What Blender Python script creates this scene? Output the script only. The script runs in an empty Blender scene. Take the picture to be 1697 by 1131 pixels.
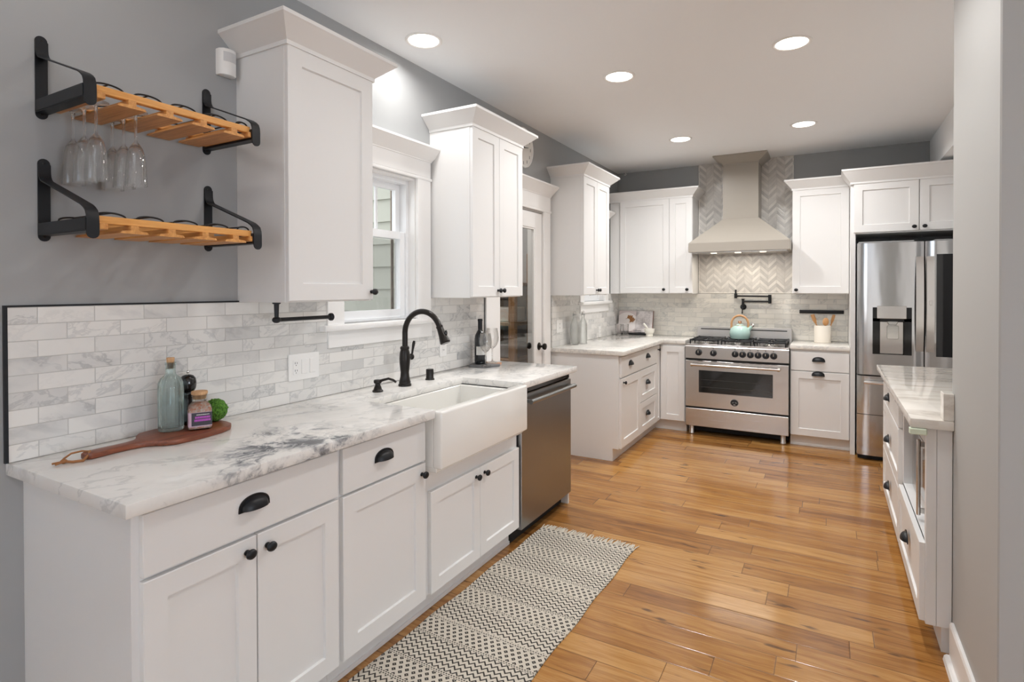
import bpy, bmesh, math, random
from mathutils import Vector, Matrix
random.seed(7)
S = bpy.context.scene
COL = S.collection
PI = math.pi

# ---------------------------------------------------------------- camera
CAM = dict(loc=(2.1049, -0.7062, 1.4222), yaw=0.5144, pitch=0.0089, roll=-0.0021, f=931.31, sx=-1.03, sy=-77.63)
def make_camera():
    cd = bpy.data.cameras.new('camera'); co = bpy.data.objects.new('camera', cd); COL.objects.link(co)
    y, p, r = CAM['yaw'], CAM['pitch'], CAM['roll']
    fwd = Vector((-math.sin(y)*math.cos(p), math.cos(y)*math.cos(p), -math.sin(p)))
    right = Vector((math.cos(y), math.sin(y), 0)); up = right.cross(fwd)
    R = math.cos(r)*right + math.sin(r)*up; U = -math.sin(r)*right + math.cos(r)*up
    m = Matrix((R, U, -fwd)).transposed().to_4x4(); m.translation = CAM['loc']
    co.matrix_world = m
    cd.sensor_width = 36.0; cd.sensor_fit = 'HORIZONTAL'; cd.lens = 36.0*CAM['f']/1697.0
    cd.shift_x = -CAM['sx']/1697.0; cd.shift_y = CAM['sy']/1697.0
    cd.clip_start = 0.05
    S.camera = co
make_camera()

# ---------------------------------------------------------------- world, exposure, daylight
S.view_settings.view_transform = 'Standard'; S.view_settings.look = 'None'
S.view_settings.exposure = 0.12; S.view_settings.gamma = 1.0; S.view_settings.use_curve_mapping = False
w = bpy.data.worlds.new('sky'); S.world = w; w.use_nodes = True
bg = w.node_tree.nodes['Background']; bg.inputs[0].default_value = (0.97, 0.98, 1.0, 1); bg.inputs[1].default_value = 2.3
S.cycles.max_bounces = 10; S.cycles.diffuse_bounces = 5; S.cycles.glossy_bounces = 5
S.cycles.transparent_max_bounces = 24; S.cycles.caustics_reflective = False; S.cycles.caustics_refractive = False
S.cycles.sample_clamp_indirect = 6.0

def area_light(name, loc, rot, sx, sy, power, color):
    ld = bpy.data.lights.new(name, 'AREA'); ld.shape = 'RECTANGLE'; ld.size = sx; ld.size_y = sy
    ld.energy = power; ld.color = color
    o = bpy.data.objects.new(name, ld); COL.objects.link(o); o.location = loc; o.rotation_euler = rot
    return o
# daylight in the dining-room windows behind the camera: sky light going in and down, plus stronger fill lamps added to brighten the ceiling
for wx, ww, k in ((0.95, 1.5, 1.0), (4.75, 1.5, .15)):
    area_light('sky_daylight', (wx, -4.30, 1.55), (-PI/2, 0, 0), ww, 1.6, 260*k, (0.62, 0.80, 1.0))
    area_light('upward_fill', (wx, -4.60, 0.95), (-math.radians(128), 0, 0), ww, 1.2, 2600*k, (0.68, 0.83, 1.0))
for wx, ww in ((2.25, .10), (2.49, .14)):
    area_light('streak_light', (wx, -4.24, 1.30), (-PI/2, 0, 0), ww, 1.9, 7*ww/.15, (0.90, 0.95, 1.0))  # strip lamps added to put bright streaks in the refrigerator doors
area_light('upward_fill', (6.55, -1.0, 0.95), (0, math.radians(128), 0), 1.2, 2.4, 70, (0.74, 0.86, 1.0))  # added fill from the side, aimed up at the ceiling

LIGHT_COL = (1.0, 0.992, 0.985)
LAMP_W = 7.5

# ---------------------------------------------------------------- shader node helper
class X:
    """a value socket with arithmetic"""
    def __init__(s, nt, sock): s.nt, s.s = nt, sock
    def _m(s, op, b=None, c=None):
        n = s.nt.nodes.new('ShaderNodeMath'); n.operation = op
        for i, v in enumerate((s, b, c)):
            if v is None: continue
            if isinstance(v, X): s.nt.links.new(v.s, n.inputs[i])
            else: n.inputs[i].default_value = v
        return X(s.nt, n.outputs[0])
    def __add__(s, b): return s._m('ADD', b)
    __radd__ = __add__
    def __sub__(s, b): return s._m('SUBTRACT', b)
    def __rsub__(s, b): return (s*-1.0) + b
    def __mul__(s, b): return s._m('MULTIPLY', b)
    __rmul__ = __mul__
    def __truediv__(s, b): return s._m('DIVIDE', b)
    def floor(s): return s._m('FLOOR')
    def fract(s): return s._m('FRACT')
    def abs(s): return s._m('ABSOLUTE')
    def lt(s, b): return s._m('LESS_THAN', b)
    def gt(s, b): return s._m('GREATER_THAN', b)
    def mod(s, b): return s._m('FLOORED_MODULO', b)
    def min(s, b): return s._m('MINIMUM', b)
    def max(s, b): return s._m('MAXIMUM', b)
    def pow(s, b): return s._m('POWER', b)
    def sin(s): return s._m('SINE')
    def sqrt(s): return s._m('SQRT')
    def smooth(s, a, b, lo=0.0, hi=1.0):
        n = s.nt.nodes.new('ShaderNodeMapRange'); n.interpolation_type = 'SMOOTHSTEP'
        s.nt.links.new(s.s, n.inputs[0])
        for i, v in zip((1, 2, 3, 4), (a, b, lo, hi)): n.inputs[i].default_value = v
        return X(s.nt, n.outputs[0])
def K(nt, v):
    n = nt.nodes.new('ShaderNodeValue'); n.outputs[0].default_value = v; return X(nt, n.outputs[0])
def pos(nt):
    g = nt.nodes.new('ShaderNodeNewGeometry'); sp = nt.nodes.new('ShaderNodeSeparateXYZ')
    nt.links.new(g.outputs['Position'], sp.inputs[0]); return [X(nt, sp.outputs[i]) for i in range(3)]
def objpos(nt):
    g = nt.nodes.new('ShaderNodeTexCoord'); sp = nt.nodes.new('ShaderNodeSeparateXYZ')
    nt.links.new(g.outputs['Object'], sp.inputs[0]); return [X(nt, sp.outputs[i]) for i in range(3)]
def vec(nt, a, b, c):
    n = nt.nodes.new('ShaderNodeCombineXYZ')
    for i, v in enumerate((a, b, c)):
        if isinstance(v, X): nt.links.new(v.s, n.inputs[i])
        else: n.inputs[i].default_value = v
    return n.outputs[0]
def noise(nt, v, scale=1.0, detail=4.0, rough=0.55, dist=0.0):
    n = nt.nodes.new('ShaderNodeTexNoise'); nt.links.new(v, n.inputs['Vector'])
    n.inputs['Scale'].default_value = scale; n.inputs['Detail'].default_value = detail
    n.inputs['Roughness'].default_value = rough; n.inputs['Distortion'].default_value = dist
    return X(nt, n.outputs[0])
def rnd(nt, a, b, c=0.0):
    n = nt.nodes.new('ShaderNodeTexWhiteNoise'); n.noise_dimensions = '3D'
    nt.links.new(vec(nt, a, b, c), n.inputs['Vector']); return X(nt, n.outputs['Value'])
def ramp(nt, x, stops):
    n = nt.nodes.new('ShaderNodeValToRGB'); nt.links.new(x.s, n.inputs[0]); e = n.color_ramp.elements
    while len(e) < len(stops): e.new(0.5)
    for el, (p, c) in zip(e, stops): el.position = p; el.color = (*c, 1)
    return n.outputs[0]
def mix(nt, f, a, b):
    n = nt.nodes.new('ShaderNodeMix'); n.data_type = 'RGBA'
    if isinstance(f, X): nt.links.new(f.s, n.inputs[0])
    else: n.inputs[0].default_value = f
    for i, v in ((6, a), (7, b)):
        if isinstance(v, (tuple, list)): n.inputs[i].default_value = (*v, 1)
        else: nt.links.new(v, n.inputs[i])
    return n.outputs[2]
def bump(nt, b, h, strength=0.3, dist=0.002):
    n = nt.nodes.new('ShaderNodeBump'); n.inputs['Strength'].default_value = strength; n.inputs['Distance'].default_value = dist
    nt.links.new(h.s, n.inputs['Height']); nt.links.new(n.outputs[0], b.inputs['Normal'])
M = {}
def new_mat(name, color=(.8, .8, .8), rough=.5, metal=0.0, spec=.5, coat=0.0, emit=None):
    m = bpy.data.materials.new(name); m.use_nodes = True; b = m.node_tree.nodes['Principled BSDF']
    b.inputs['Base Color'].default_value = (*color, 1); b.inputs['Roughness'].default_value = rough
    b.inputs['Metallic'].default_value = metal; b.inputs['Specular IOR Level'].default_value = spec
    b.inputs['Coat Weight'].default_value = coat
    if emit: b.inputs['Emission Color'].default_value = (*emit[0], 1); b.inputs['Emission Strength'].default_value = emit[1]
    M[name] = m; return m, m.node_tree, b

# plain paints
m, nt, b = new_mat('cabinet_white', (.78, .775, .765), .42)
P = pos(nt); bump(nt, b, noise(nt, vec(nt, P[0]*60, P[1]*60, P[2]*2.5), 1, 3), .06, .001)
for nm_, c_ in (('wall_paint', (.355, .36, .36)), ('wall_paint_light', (.44, .435, .42))):
    m, nt, b = new_mat(nm_, c_, .6)
    P = pos(nt); bump(nt, b, noise(nt, vec(nt, *P), 260, 2), .12, .001)
m, nt, b = new_mat('ceiling_paint', (.885, .90, .915), .75)
P = pos(nt); bump(nt, b, noise(nt, vec(nt, *P), 120, 3), .15, .001)
new_mat('trim_white', (.86, .85, .835), .35)
new_mat('vinyl_white', (.86, .87, .88), .3)
new_mat('plastic_white', (.85, .84, .82), .3)
new_mat('plastic_grey', (.30, .30, .30), .45)
new_mat('sensor_lens', (.62, .62, .62), .35)
new_mat('black_iron', (.008, .009, .0115), .40, 0.0, .38)
new_mat('black_gloss', (.006, .006, .007), .12, 0, .6)
new_mat('black_rubber', (.01, .01, .01), .6)
new_mat('rack_wire', (.06, .06, .06), .4)
new_mat('dark_gap', (.012, .012, .012), .7)
m, nt, b = new_mat('bronze_black', (.020, .017, .015), .28, .55, .5)
new_mat('pewter', (.30, .30, .29), .42, 1)
new_mat('chrome', (.75, .74, .72), .12, 1)
new_mat('copper', (.75, .42, .26), .25, 1)
new_mat('fireclay', (.83, .82, .785), .13, 0, .5, .3)
new_mat('hood_taupe', (.33, .30, .258), .38)
new_mat('mint_enamel', (.46, .66, .61), .12, 0, .5, .4)
new_mat('cream_ceramic', (.82, .76, .67), .4)
new_mat('mortar_stone', (.80, .77, .70), .45)
new_mat('pale_green_foam', (.66, .73, .58), .6)
new_mat('lamp_diffuser', (1, 1, 1), .4, emit=((1.0, .93, .84), 9.0))
new_mat('hood_lamp_lens', (1, 1, 1), .4, emit=((1.0, .88, .70), 1.0))
new_mat('paper_white', (.80, .77, .75), .6)
new_mat('pink_label', (.60, .42, .50), .5)
new_mat('label_black', (.025, .018, .03), .4)
new_mat('label_magenta', (.50, .08, .50), .5)
new_mat('label_white', (.80, .78, .74), .5)
new_mat('wine_dark', (.008, .010, .012), .08, 0, .6)
new_mat('slate', (.13, .13, .135), .5)
new_mat('clock_face', (.78, .76, .72), .5)
new_mat('fringe_cotton', (.62, .57, .48), .9)
new_mat('pantry_grey', (.42, .42, .42), .7)
new_mat('brown_vinyl', (.30, .24, .18), .5)

def stainless(name, col, rough, axis, wav=0.0):
    m, nt, b = new_mat(name, col, rough, 1.0)
    P = pos(nt)
    s = [3, 3, 3]; s[axis] = 3
    for i in range(3):
        if i != axis: s[i] = 900
    n = noise(nt, vec(nt, P[0]*s[0], P[1]*s[1], P[2]*s[2]), 1, 2)
    r = n*0.06 + (rough-0.03); nt.links.new(r.s, b.inputs['Roughness'])
    if wav:
        h = noise(nt, vec(nt, P[0]*5.0, P[1]*5.0, P[2]*1.4), 1, 2, .4)
        bump(nt, b, h + n*0.002, wav, .02)
    else: bump(nt, b, n, .012, .001)
stainless('steel_range', (.56, .54, .52), .26, 0, .05)
stainless('steel_satin', (.62, .60, .58), .42, 0)
stainless('steel_fridge', (.56, .555, .55), .14, 0, .22)
stainless('steel_dishwasher', (.34, .35, .355), .30, 1, .03)
stainless('steel_handle', (.66, .63, .60), .22, 2)

def glass_mat(name, tint, refl=1.0, rough=0.0, base=0.03, refract=0.0):
    """thin clear pane; with refract > 0 part of the light is bent as by thick glass"""
    m = bpy.data.materials.new(name); m.use_nodes = True; nt = m.node_tree; nt.nodes.clear()
    o = nt.nodes.new('ShaderNodeOutputMaterial'); t = nt.nodes.new('ShaderNodeBsdfTransparent'); g = nt.nodes.new('ShaderNodeBsdfGlossy')
    mx = nt.nodes.new('ShaderNodeMixShader'); lw = nt.nodes.new('ShaderNodeLayerWeight'); lw.inputs[0].default_value = .5
    t.inputs[0].default_value = (*tint, 1); g.inputs['Roughness'].default_value = rough
    f = (X(nt, lw.outputs['Facing']).pow(4.0)*.55*refl + base).min(1.0)
    nt.links.new(f.s, mx.inputs[0]); nt.links.new(t.outputs[0], mx.inputs[1]); nt.links.new(g.outputs[0], mx.inputs[2]); out = mx.outputs[0]
    if refract:
        gl = nt.nodes.new('ShaderNodeBsdfGlass'); gl.inputs['Color'].default_value = (*tint, 1); gl.inputs['Roughness'].default_value = 0.0; gl.inputs['IOR'].default_value = 1.46
        m2 = nt.nodes.new('ShaderNodeMixShader'); m2.inputs[0].default_value = refract
        nt.links.new(out, m2.inputs[1]); nt.links.new(gl.outputs[0], m2.inputs[2]); out = m2.outputs[0]
    nt.links.new(out, o.inputs[0]); M[name] = m
glass_mat('clear_glass', (.985, .992, .99), .4, 0, .02, .6)
glass_mat('stem_glass', (.985, .982, .978), .4, 0, .02, .65)
glass_mat('aqua_glass', (.93, .975, .97), .4, 0, .02, .72)
glass_mat('window_pane', (.95, .96, .96), .45)
glass_mat('door_pane', (.88, .88, .87), .9, 0, .06)
new_mat('oven_glass', (.012, .013, .014), .06, 0, .7)
new_mat('smoked_glass', (.004, .004, .005), .05, 0, .6)

def screen_mat():
    m = bpy.data.materials.new('screen_mesh'); m.use_nodes = True; nt = m.node_tree; nt.nodes.clear()
    o = nt.nodes.new('ShaderNodeOutputMaterial'); t = nt.nodes.new('ShaderNodeBsdfTransparent'); d = nt.nodes.new('ShaderNodeBsdfDiffuse'); mx = nt.nodes.new('ShaderNodeMixShader')
    d.inputs[0].default_value = (.10, .10, .10, 1); mx.inputs[0].default_value = .18
    nt.links.new(t.outputs[0], mx.inputs[1]); nt.links.new(d.outputs[0], mx.inputs[2]); nt.links.new(mx.outputs[0], o.inputs[0]); M['screen_mesh'] = m
screen_mat()
def wood(name, dark, light, axis, scale=1.0, rough=.4, world=False):
    m, nt, b = new_mat(name, light, rough)
    P = pos(nt) if world else objpos(nt)
    s = [90, 90, 90]; s[axis] = 7
    n = noise(nt, vec(nt, P[0]*s[0]*scale, P[1]*s[1]*scale, P[2]*s[2]*scale), 1, 4, .6, .6)
    nt.links.new(ramp(nt, n, ((.28, dark), (.68, light))), b.inputs['Base Color']); bump(nt, b, n, .08, .001)
wood('rack_oak', (.50, .20, .048), (.76, .38, .115), 0)
wood('rail_oak', (.66, .29, .065), (.84, .43, .13), 1)
wood('board_walnut', (.10, .026, .012), (.26, .075, .032), 1)
wood('utensil_wood', (.42, .20, .07), (.66, .36, .15), 2)
wood('kettle_wood', (.45, .23, .10), (.66, .39, .20), 2)
wood('cork', (.45, .24, .11), (.66, .40, .21), 2, 3.0, .8)
wood('shelf_wood', (.22, .11, .045), (.42, .23, .10), 2, 1, .5, True)
wood('copper_wood', (.40, .19, .10), (.60, .32, .18), 0)
new_mat('leather', (.30, .12, .035), .6)

# marble ------------------------------------------------------------
def marble_slab(name, dark_centres, warm=0.0, grey=.28):
    m, nt, b = new_mat(name, (.8, .8, .8), .10, 0, .5)
    P = pos(nt)
    d1 = noise(nt, vec(nt, *P), 3.0, 4)
    v = vec(nt, P[0]*2.2 + d1*1.1, P[1]*1.3 + d1*.8, P[2]*2 + d1*.5)
    n1 = noise(nt, v, 2.2, 6, .62)
    veins = 1.0 - ((n1 - .5).abs()).smooth(0.0, .035)
    cloud = noise(nt, v, 1.3, 7, .66).smooth(.46, .78)
    fac = (veins*.28 + cloud*grey*1.6).min(1.0)
    for (cx, cy, r) in dark_centres:
        d = ((P[0]-cx)*(P[0]-cx)*2.2 + (P[1]-cy)*(P[1]-cy)*.55).sqrt()
        k = 1.0 - d.smooth(r*.25, r)
        blot = noise(nt, vec(nt, P[0]*9 + d1*3, P[1]*7 + d1*3, P[2]*9), 1.0, 7, .68).smooth(.42, .64)
        fac = (fac + k*blot*.95).min(1.0)
    c = ramp(nt, fac, ((0.0, (.80-.0*warm, .785-.03*warm, .76-.09*warm)), (.35, (.62, .61, .60-.05*warm)), (.7, (.30, .305, .315)), (1.0, (.11, .115, .125))))
    nt.links.new(c, b.inputs['Base Color'])
marble_slab('marble_left', [(.60, .56, .34), (.42, .62, .20)], .1)
marble_slab('marble_plain', [], .35, .20)

def marble_streaked(name):
    m, nt, b = new_mat(name, (.7, .65, .6), .10, 0, .5)
    P = pos(nt); d = noise(nt, vec(nt, P[0]*3, P[1]*3, P[2]*3), 1, 4)
    st = noise(nt, vec(nt, P[0]*2.5 + d, P[1]*15 + d*4, P[2]*12), 1.0, 6, .62)
    n2 = noise(nt, vec(nt, P[0]*2 + 9, P[1]*6 + d*2, P[2]*6), 1.0, 5, .6)
    f = (st.smooth(.46, .74)*.55 + n2.smooth(.58, .74)*.5).min(1.0)
    nt.links.new(ramp(nt, f, ((0, (.74, .70, .64)), (.35, (.60, .55, .49)), (.7, (.36, .325, .29)), (1, (.16, .15, .145)))), b.inputs['Base Color'])
marble_streaked('marble_island')
def tile_mat(name, ax_u, u0, w=.1525, h=.0508, z0=.914, warm=0.0):
    m, nt, b = new_mat(name, (.8, .8, .8), .13, 0, .5)
    P = pos(nt); u = P[ax_u] - u0; v = P[2] - z0
    row = (v/h).floor(); fu = u/w + row.mod(2.0)*.5; col = fu.floor()
    r1 = rnd(nt, row, col, 1.0); r2 = rnd(nt, row, col, 2.0); r3 = rnd(nt, row, col, 3.0)
    e = ((fu.fract() - .5).abs()*-1.0 + .5)*w
    e2 = (((v/h).fract() - .5).abs()*-1.0 + .5)*h
    ed = e.min(e2); grout = 1.0 - ed.smooth(.0008, .0018)
    sk = (r2-.5)*2.5
    vv = vec(nt, u*9 + v*sk*10 + r1*37, v*13 + r2*21, r3*50)
    d = noise(nt, vv, 1.2, 3)
    vv2 = vec(nt, u*9 + v*sk*10 + r1*37 + d*1.2, v*13 + r2*21 + d*1.2, r3*50)
    n = noise(nt, vv2, 1.0, 6, .6)
    veins = (1.0 - (n-.52).abs().smooth(0, .045))*r3.smooth(.15, .8)
    cl = noise(nt, vv2, .7, 4).smooth(.45, .75)*r2.smooth(.3, .9)
    fac = (r1.pow(2.6)*.38 + veins*.30 + cl*.34).min(1.0)
    c = ramp(nt, fac, ((0, (.80, .785-.02*warm, .755-.07*warm)), (.35, (.64, .635-.01*warm, .62-.05*warm)), (.7, (.41, .415, .42)), (1, (.20, .205, .215))))
    nt.links.new(mix(nt, grout, c, (.50, .49, .47)), b.inputs['Base Color'])
    nt.links.new((grout*.5+.12).s, b.inputs['Roughness'])
    bump(nt, b, ed.smooth(0, .003), .5, .001)
tile_mat('subway_tile_side', 1, .072)
tile_mat('subway_tile_back', 0, .107, warm=.6)
def chevron_mat():
    m, nt, b = new_mat('chevron_tile', (.7, .7, .7), .15, 0, .5)
    P = pos(nt); w, h = .075, .0365
    cu = (P[0]-.8972)/w; col = cu.floor(); f = cu.fract(); par = col.mod(2.0)
    ff = f*(1.0-par) + (1.0-f)*par
    t = (P[2]-.02 + ff*(w*.98))/h; st = t.floor()
    r = rnd(nt, st, col, 5.0)
    e = ((t.fract()-.5).abs()*-1.0+.5)*h*.78; e2 = ((f-.5).abs()*-1.0+.5)*w; ed = e.min(e2)
    grout = 1.0 - ed.smooth(.0006, .0016)
    alt = (st + (rnd(nt, st, col, 9.0)*.75).floor()).mod(2.0)
    n = noise(nt, vec(nt, P[0]*20+r*30, P[2]*20, r*20), 1, 4)
    fac = alt*.24 + r*.36 + n.smooth(.4, .8)*.22
    c = ramp(nt, fac, ((0, (.78, .755, .71)), (.5, (.56, .54, .515)), (1, (.34, .335, .33))))
    nt.links.new(mix(nt, grout, c, (.52, .50, .47)), b.inputs['Base Color'])
    bump(nt, b, ed.smooth(0, .003) + r*.35, .5, .0012)
chevron_mat()
def floor_mat():
    m, nt, b = new_mat('hickory_planks', (.5, .3, .15), .22, 0, .5)
    P = pos(nt); h = .122
    row = ((P[1]+.03)/h).floor(); fr = ((P[1]+.03)/h).fract()
    L = rnd(nt, row, 3.0)*.65 + .75
    fx = P[0]/L + rnd(nt, row, 8.0)*7.0; col = fx.floor()
    r1 = rnd(nt, row, col, 1.0); r2 = rnd(nt, row, col, 2.0); r3 = rnd(nt, row, col, 3.0)
    d = noise(nt, vec(nt, P[0]*1.6+r1*40, P[1]*9+r2*40, r3*30), 1, 3)
    g = noise(nt, vec(nt, P[0]*2.0+r1*40, P[1]*38+d*5+r2*40, r3*30), 1, 6, .62)
    fine = noise(nt, vec(nt, P[0]*9+r1*40, P[1]*260, r3*30), 1, 3)
    band = noise(nt, vec(nt, P[0]*.9+r2*90, P[1]*11+d*2, r1*30), 1, 3).smooth(.53, .72)
    k = noise(nt, vec(nt, P[0]*4+r3*70, P[1]*18, r2*30), 1, 3, .5).smooth(.655, .72)
    fac = r1*.44 + g.smooth(.28, .72)*.40 + fine.smooth(.3, .7)*.16 - .02
    c = ramp(nt, fac, ((.12, (.52, .285, .098)), (.45, (.385, .180, .048)), (.72, (.26, .108, .028)), (.95, (.16, .060, .017))))
    c = mix(nt, band*.60*r2.smooth(.25, .7), c, (.22, .095, .036)); c = mix(nt, k*.8, c, (.07, .030, .014))
    e = ((fr-.5).abs()*-1.0+.5)*h; e2 = ((fx.fract()-.5).abs()*-1.0+.5)*L; ed = e.min(e2)
    gap = 1.0 - ed.smooth(.0006, .0022)
    nt.links.new(mix(nt, gap*.8, c, (.06, .025, .01)), b.inputs['Base Color'])
    nt.links.new((fine*.10+.115).s, b.inputs['Roughness'])
    bump(nt, b, ed.smooth(0, .004) + g*.12 + noise(nt, vec(nt, P[0]*3, P[1]*10, 0), 1, 2)*.3, .2, .002)
floor_mat()
def rug_mat():
    m, nt, b = new_mat('rug_weave', (.7, .65, .55), .9, 0, .1)
    P = objpos(nt); u = P[0]; v = P[1]*-1.0        # v grows from the fringed end
    per = .272; t = ((v - .277)/per + .5).fract() - .5; a = t.abs()   # a = 0 in the middle of the motif band
    zz = ((u/.0285).fract()-.5).abs()*2.0          # 0..1 triangle wave
    lines = (((v + zz*.0160)/.0258).fract() - .5).abs().lt(.17)
    zband = a.gt(.235)
    rowi = (v/.0212).floor(); du = ((u/.031 + rowi.mod(2.0)*.5).fract()-.5).abs()*.031; dv = ((v/.0212).fract()-.5).abs()*.0212
    dm = du + dv; dots = dm.lt(.0098)*dm.gt(.0022)
    dband = a.lt(.165)
    dash = ((v/.0090).fract()).lt(.55)*((u/.0115 + (v/.0090).floor()*.5).fract()).lt(.62)
    sband = a.gt(.175)*a.lt(.23)
    f = (lines*zband).max(dots*dband).max(dash*sband)
    border = ((u.abs())-.279).abs().lt(.004)
    n = noise(nt, vec(nt, u*1.0, v*1.0, 0), 420, 2)
    base = mix(nt, n, (.50, .445, .37), (.74, .685, .59))
    nt.links.new(mix(nt, f*(n*.2+.85).min(1.0), base, (.020, .018, .018)), b.inputs['Base Color'])
    wv = ((u*1100.0).sin()*(v*900.0).sin())
    bump(nt, b, wv*.5 + n, .6, .002)
rug_mat()
def moss_mat():
    m, nt, b = new_mat('moss', (.06, .18, .02), .9)
    P = objpos(nt); n = noise(nt, vec(nt, *P), 160, 4)
    nt.links.new(ramp(nt, n, ((.3, (.015, .07, .006)), (.7, (.14, .34, .035)))), b.inputs['Base Color']); bump(nt, b, n, 1.0, .006)
moss_mat()
def salt_mat():
    m, nt, b = new_mat('pink_salt', (.8, .45, .35), .5)
    P = objpos(nt); n = nt.nodes.new('ShaderNodeTexVoronoi'); n.inputs['Scale'].default_value = 170; nt.links.new(vec(nt, *P), n.inputs['Vector'])
    sp = nt.nodes.new('ShaderNodeSeparateColor'); nt.links.new(n.outputs['Color'], sp.inputs[0]); v = X(nt, sp.outputs[0])
    nt.links.new(ramp(nt, v, ((0, (.78, .30, .17)), (.5, (.84, .50, .36)), (1, (.88, .74, .66)))), b.inputs['Base Color']); bump(nt, b, X(nt, n.outputs['Distance']), .7, .003)
salt_mat()
def siding_mat():
    m, nt, b = new_mat('siding_paint', (.45, .455, .39), .7)
    P = pos(nt); n = noise(nt, vec(nt, P[0]*3, P[1]*3, P[2]*90), 1, 3); bump(nt, b, n, .15, .002)
siding_mat()
def page_mat():
    # open cookbook: plain page marks and a round dish, in the book's own coordinates
    m, nt, b = new_mat('cookbook_page', (.8, .75, .72), .5)
    P = objpos(nt); u, v = P[0], P[2]
    plate = ((u+.10)*(u+.10)*.8 + (v-.12)*(v-.12)).sqrt()
    base = mix(nt, plate.lt(.112), (.62, .53, .52), (.80, .74, .72))
    d2 = ((u+.055)*(u+.055) + (v-.155)*(v-.155)).sqrt(); n = noise(nt, vec(nt, u, v, 0), 55, 4)
    food = (d2 + (n-.5)*.075).lt(.042)*((u+.085)*(u+.085) + (v-.135)*(v-.135)).sqrt().gt(.026)
    base = mix(nt, food, base, ramp(nt, noise(nt, vec(nt, u, v, 0), 140, 3), ((.35, (.12, .035, .012)), (.55, (.34, .13, .03)), (.72, (.62, .42, .12)))))
    right = u.gt(.005); txt = ((v/.011).fract().lt(.4))*(noise(nt, vec(nt, u*90, (v/.011).floor(), 0), 1, 1).gt(.47))*u.gt(.10)*u.lt(.165)*v.gt(.13)
    fig = noise(nt, vec(nt, u*8, v*8, 3), 1, 3)
    pg = mix(nt, fig.smooth(.4, .62), (.74, .69, .68), (.40, .36, .36)); pg = mix(nt, txt*.6, pg, (.2, .18, .18))
    nt.links.new(mix(nt, right, base, pg), b.inputs['Base Color'])
page_mat()

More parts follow.
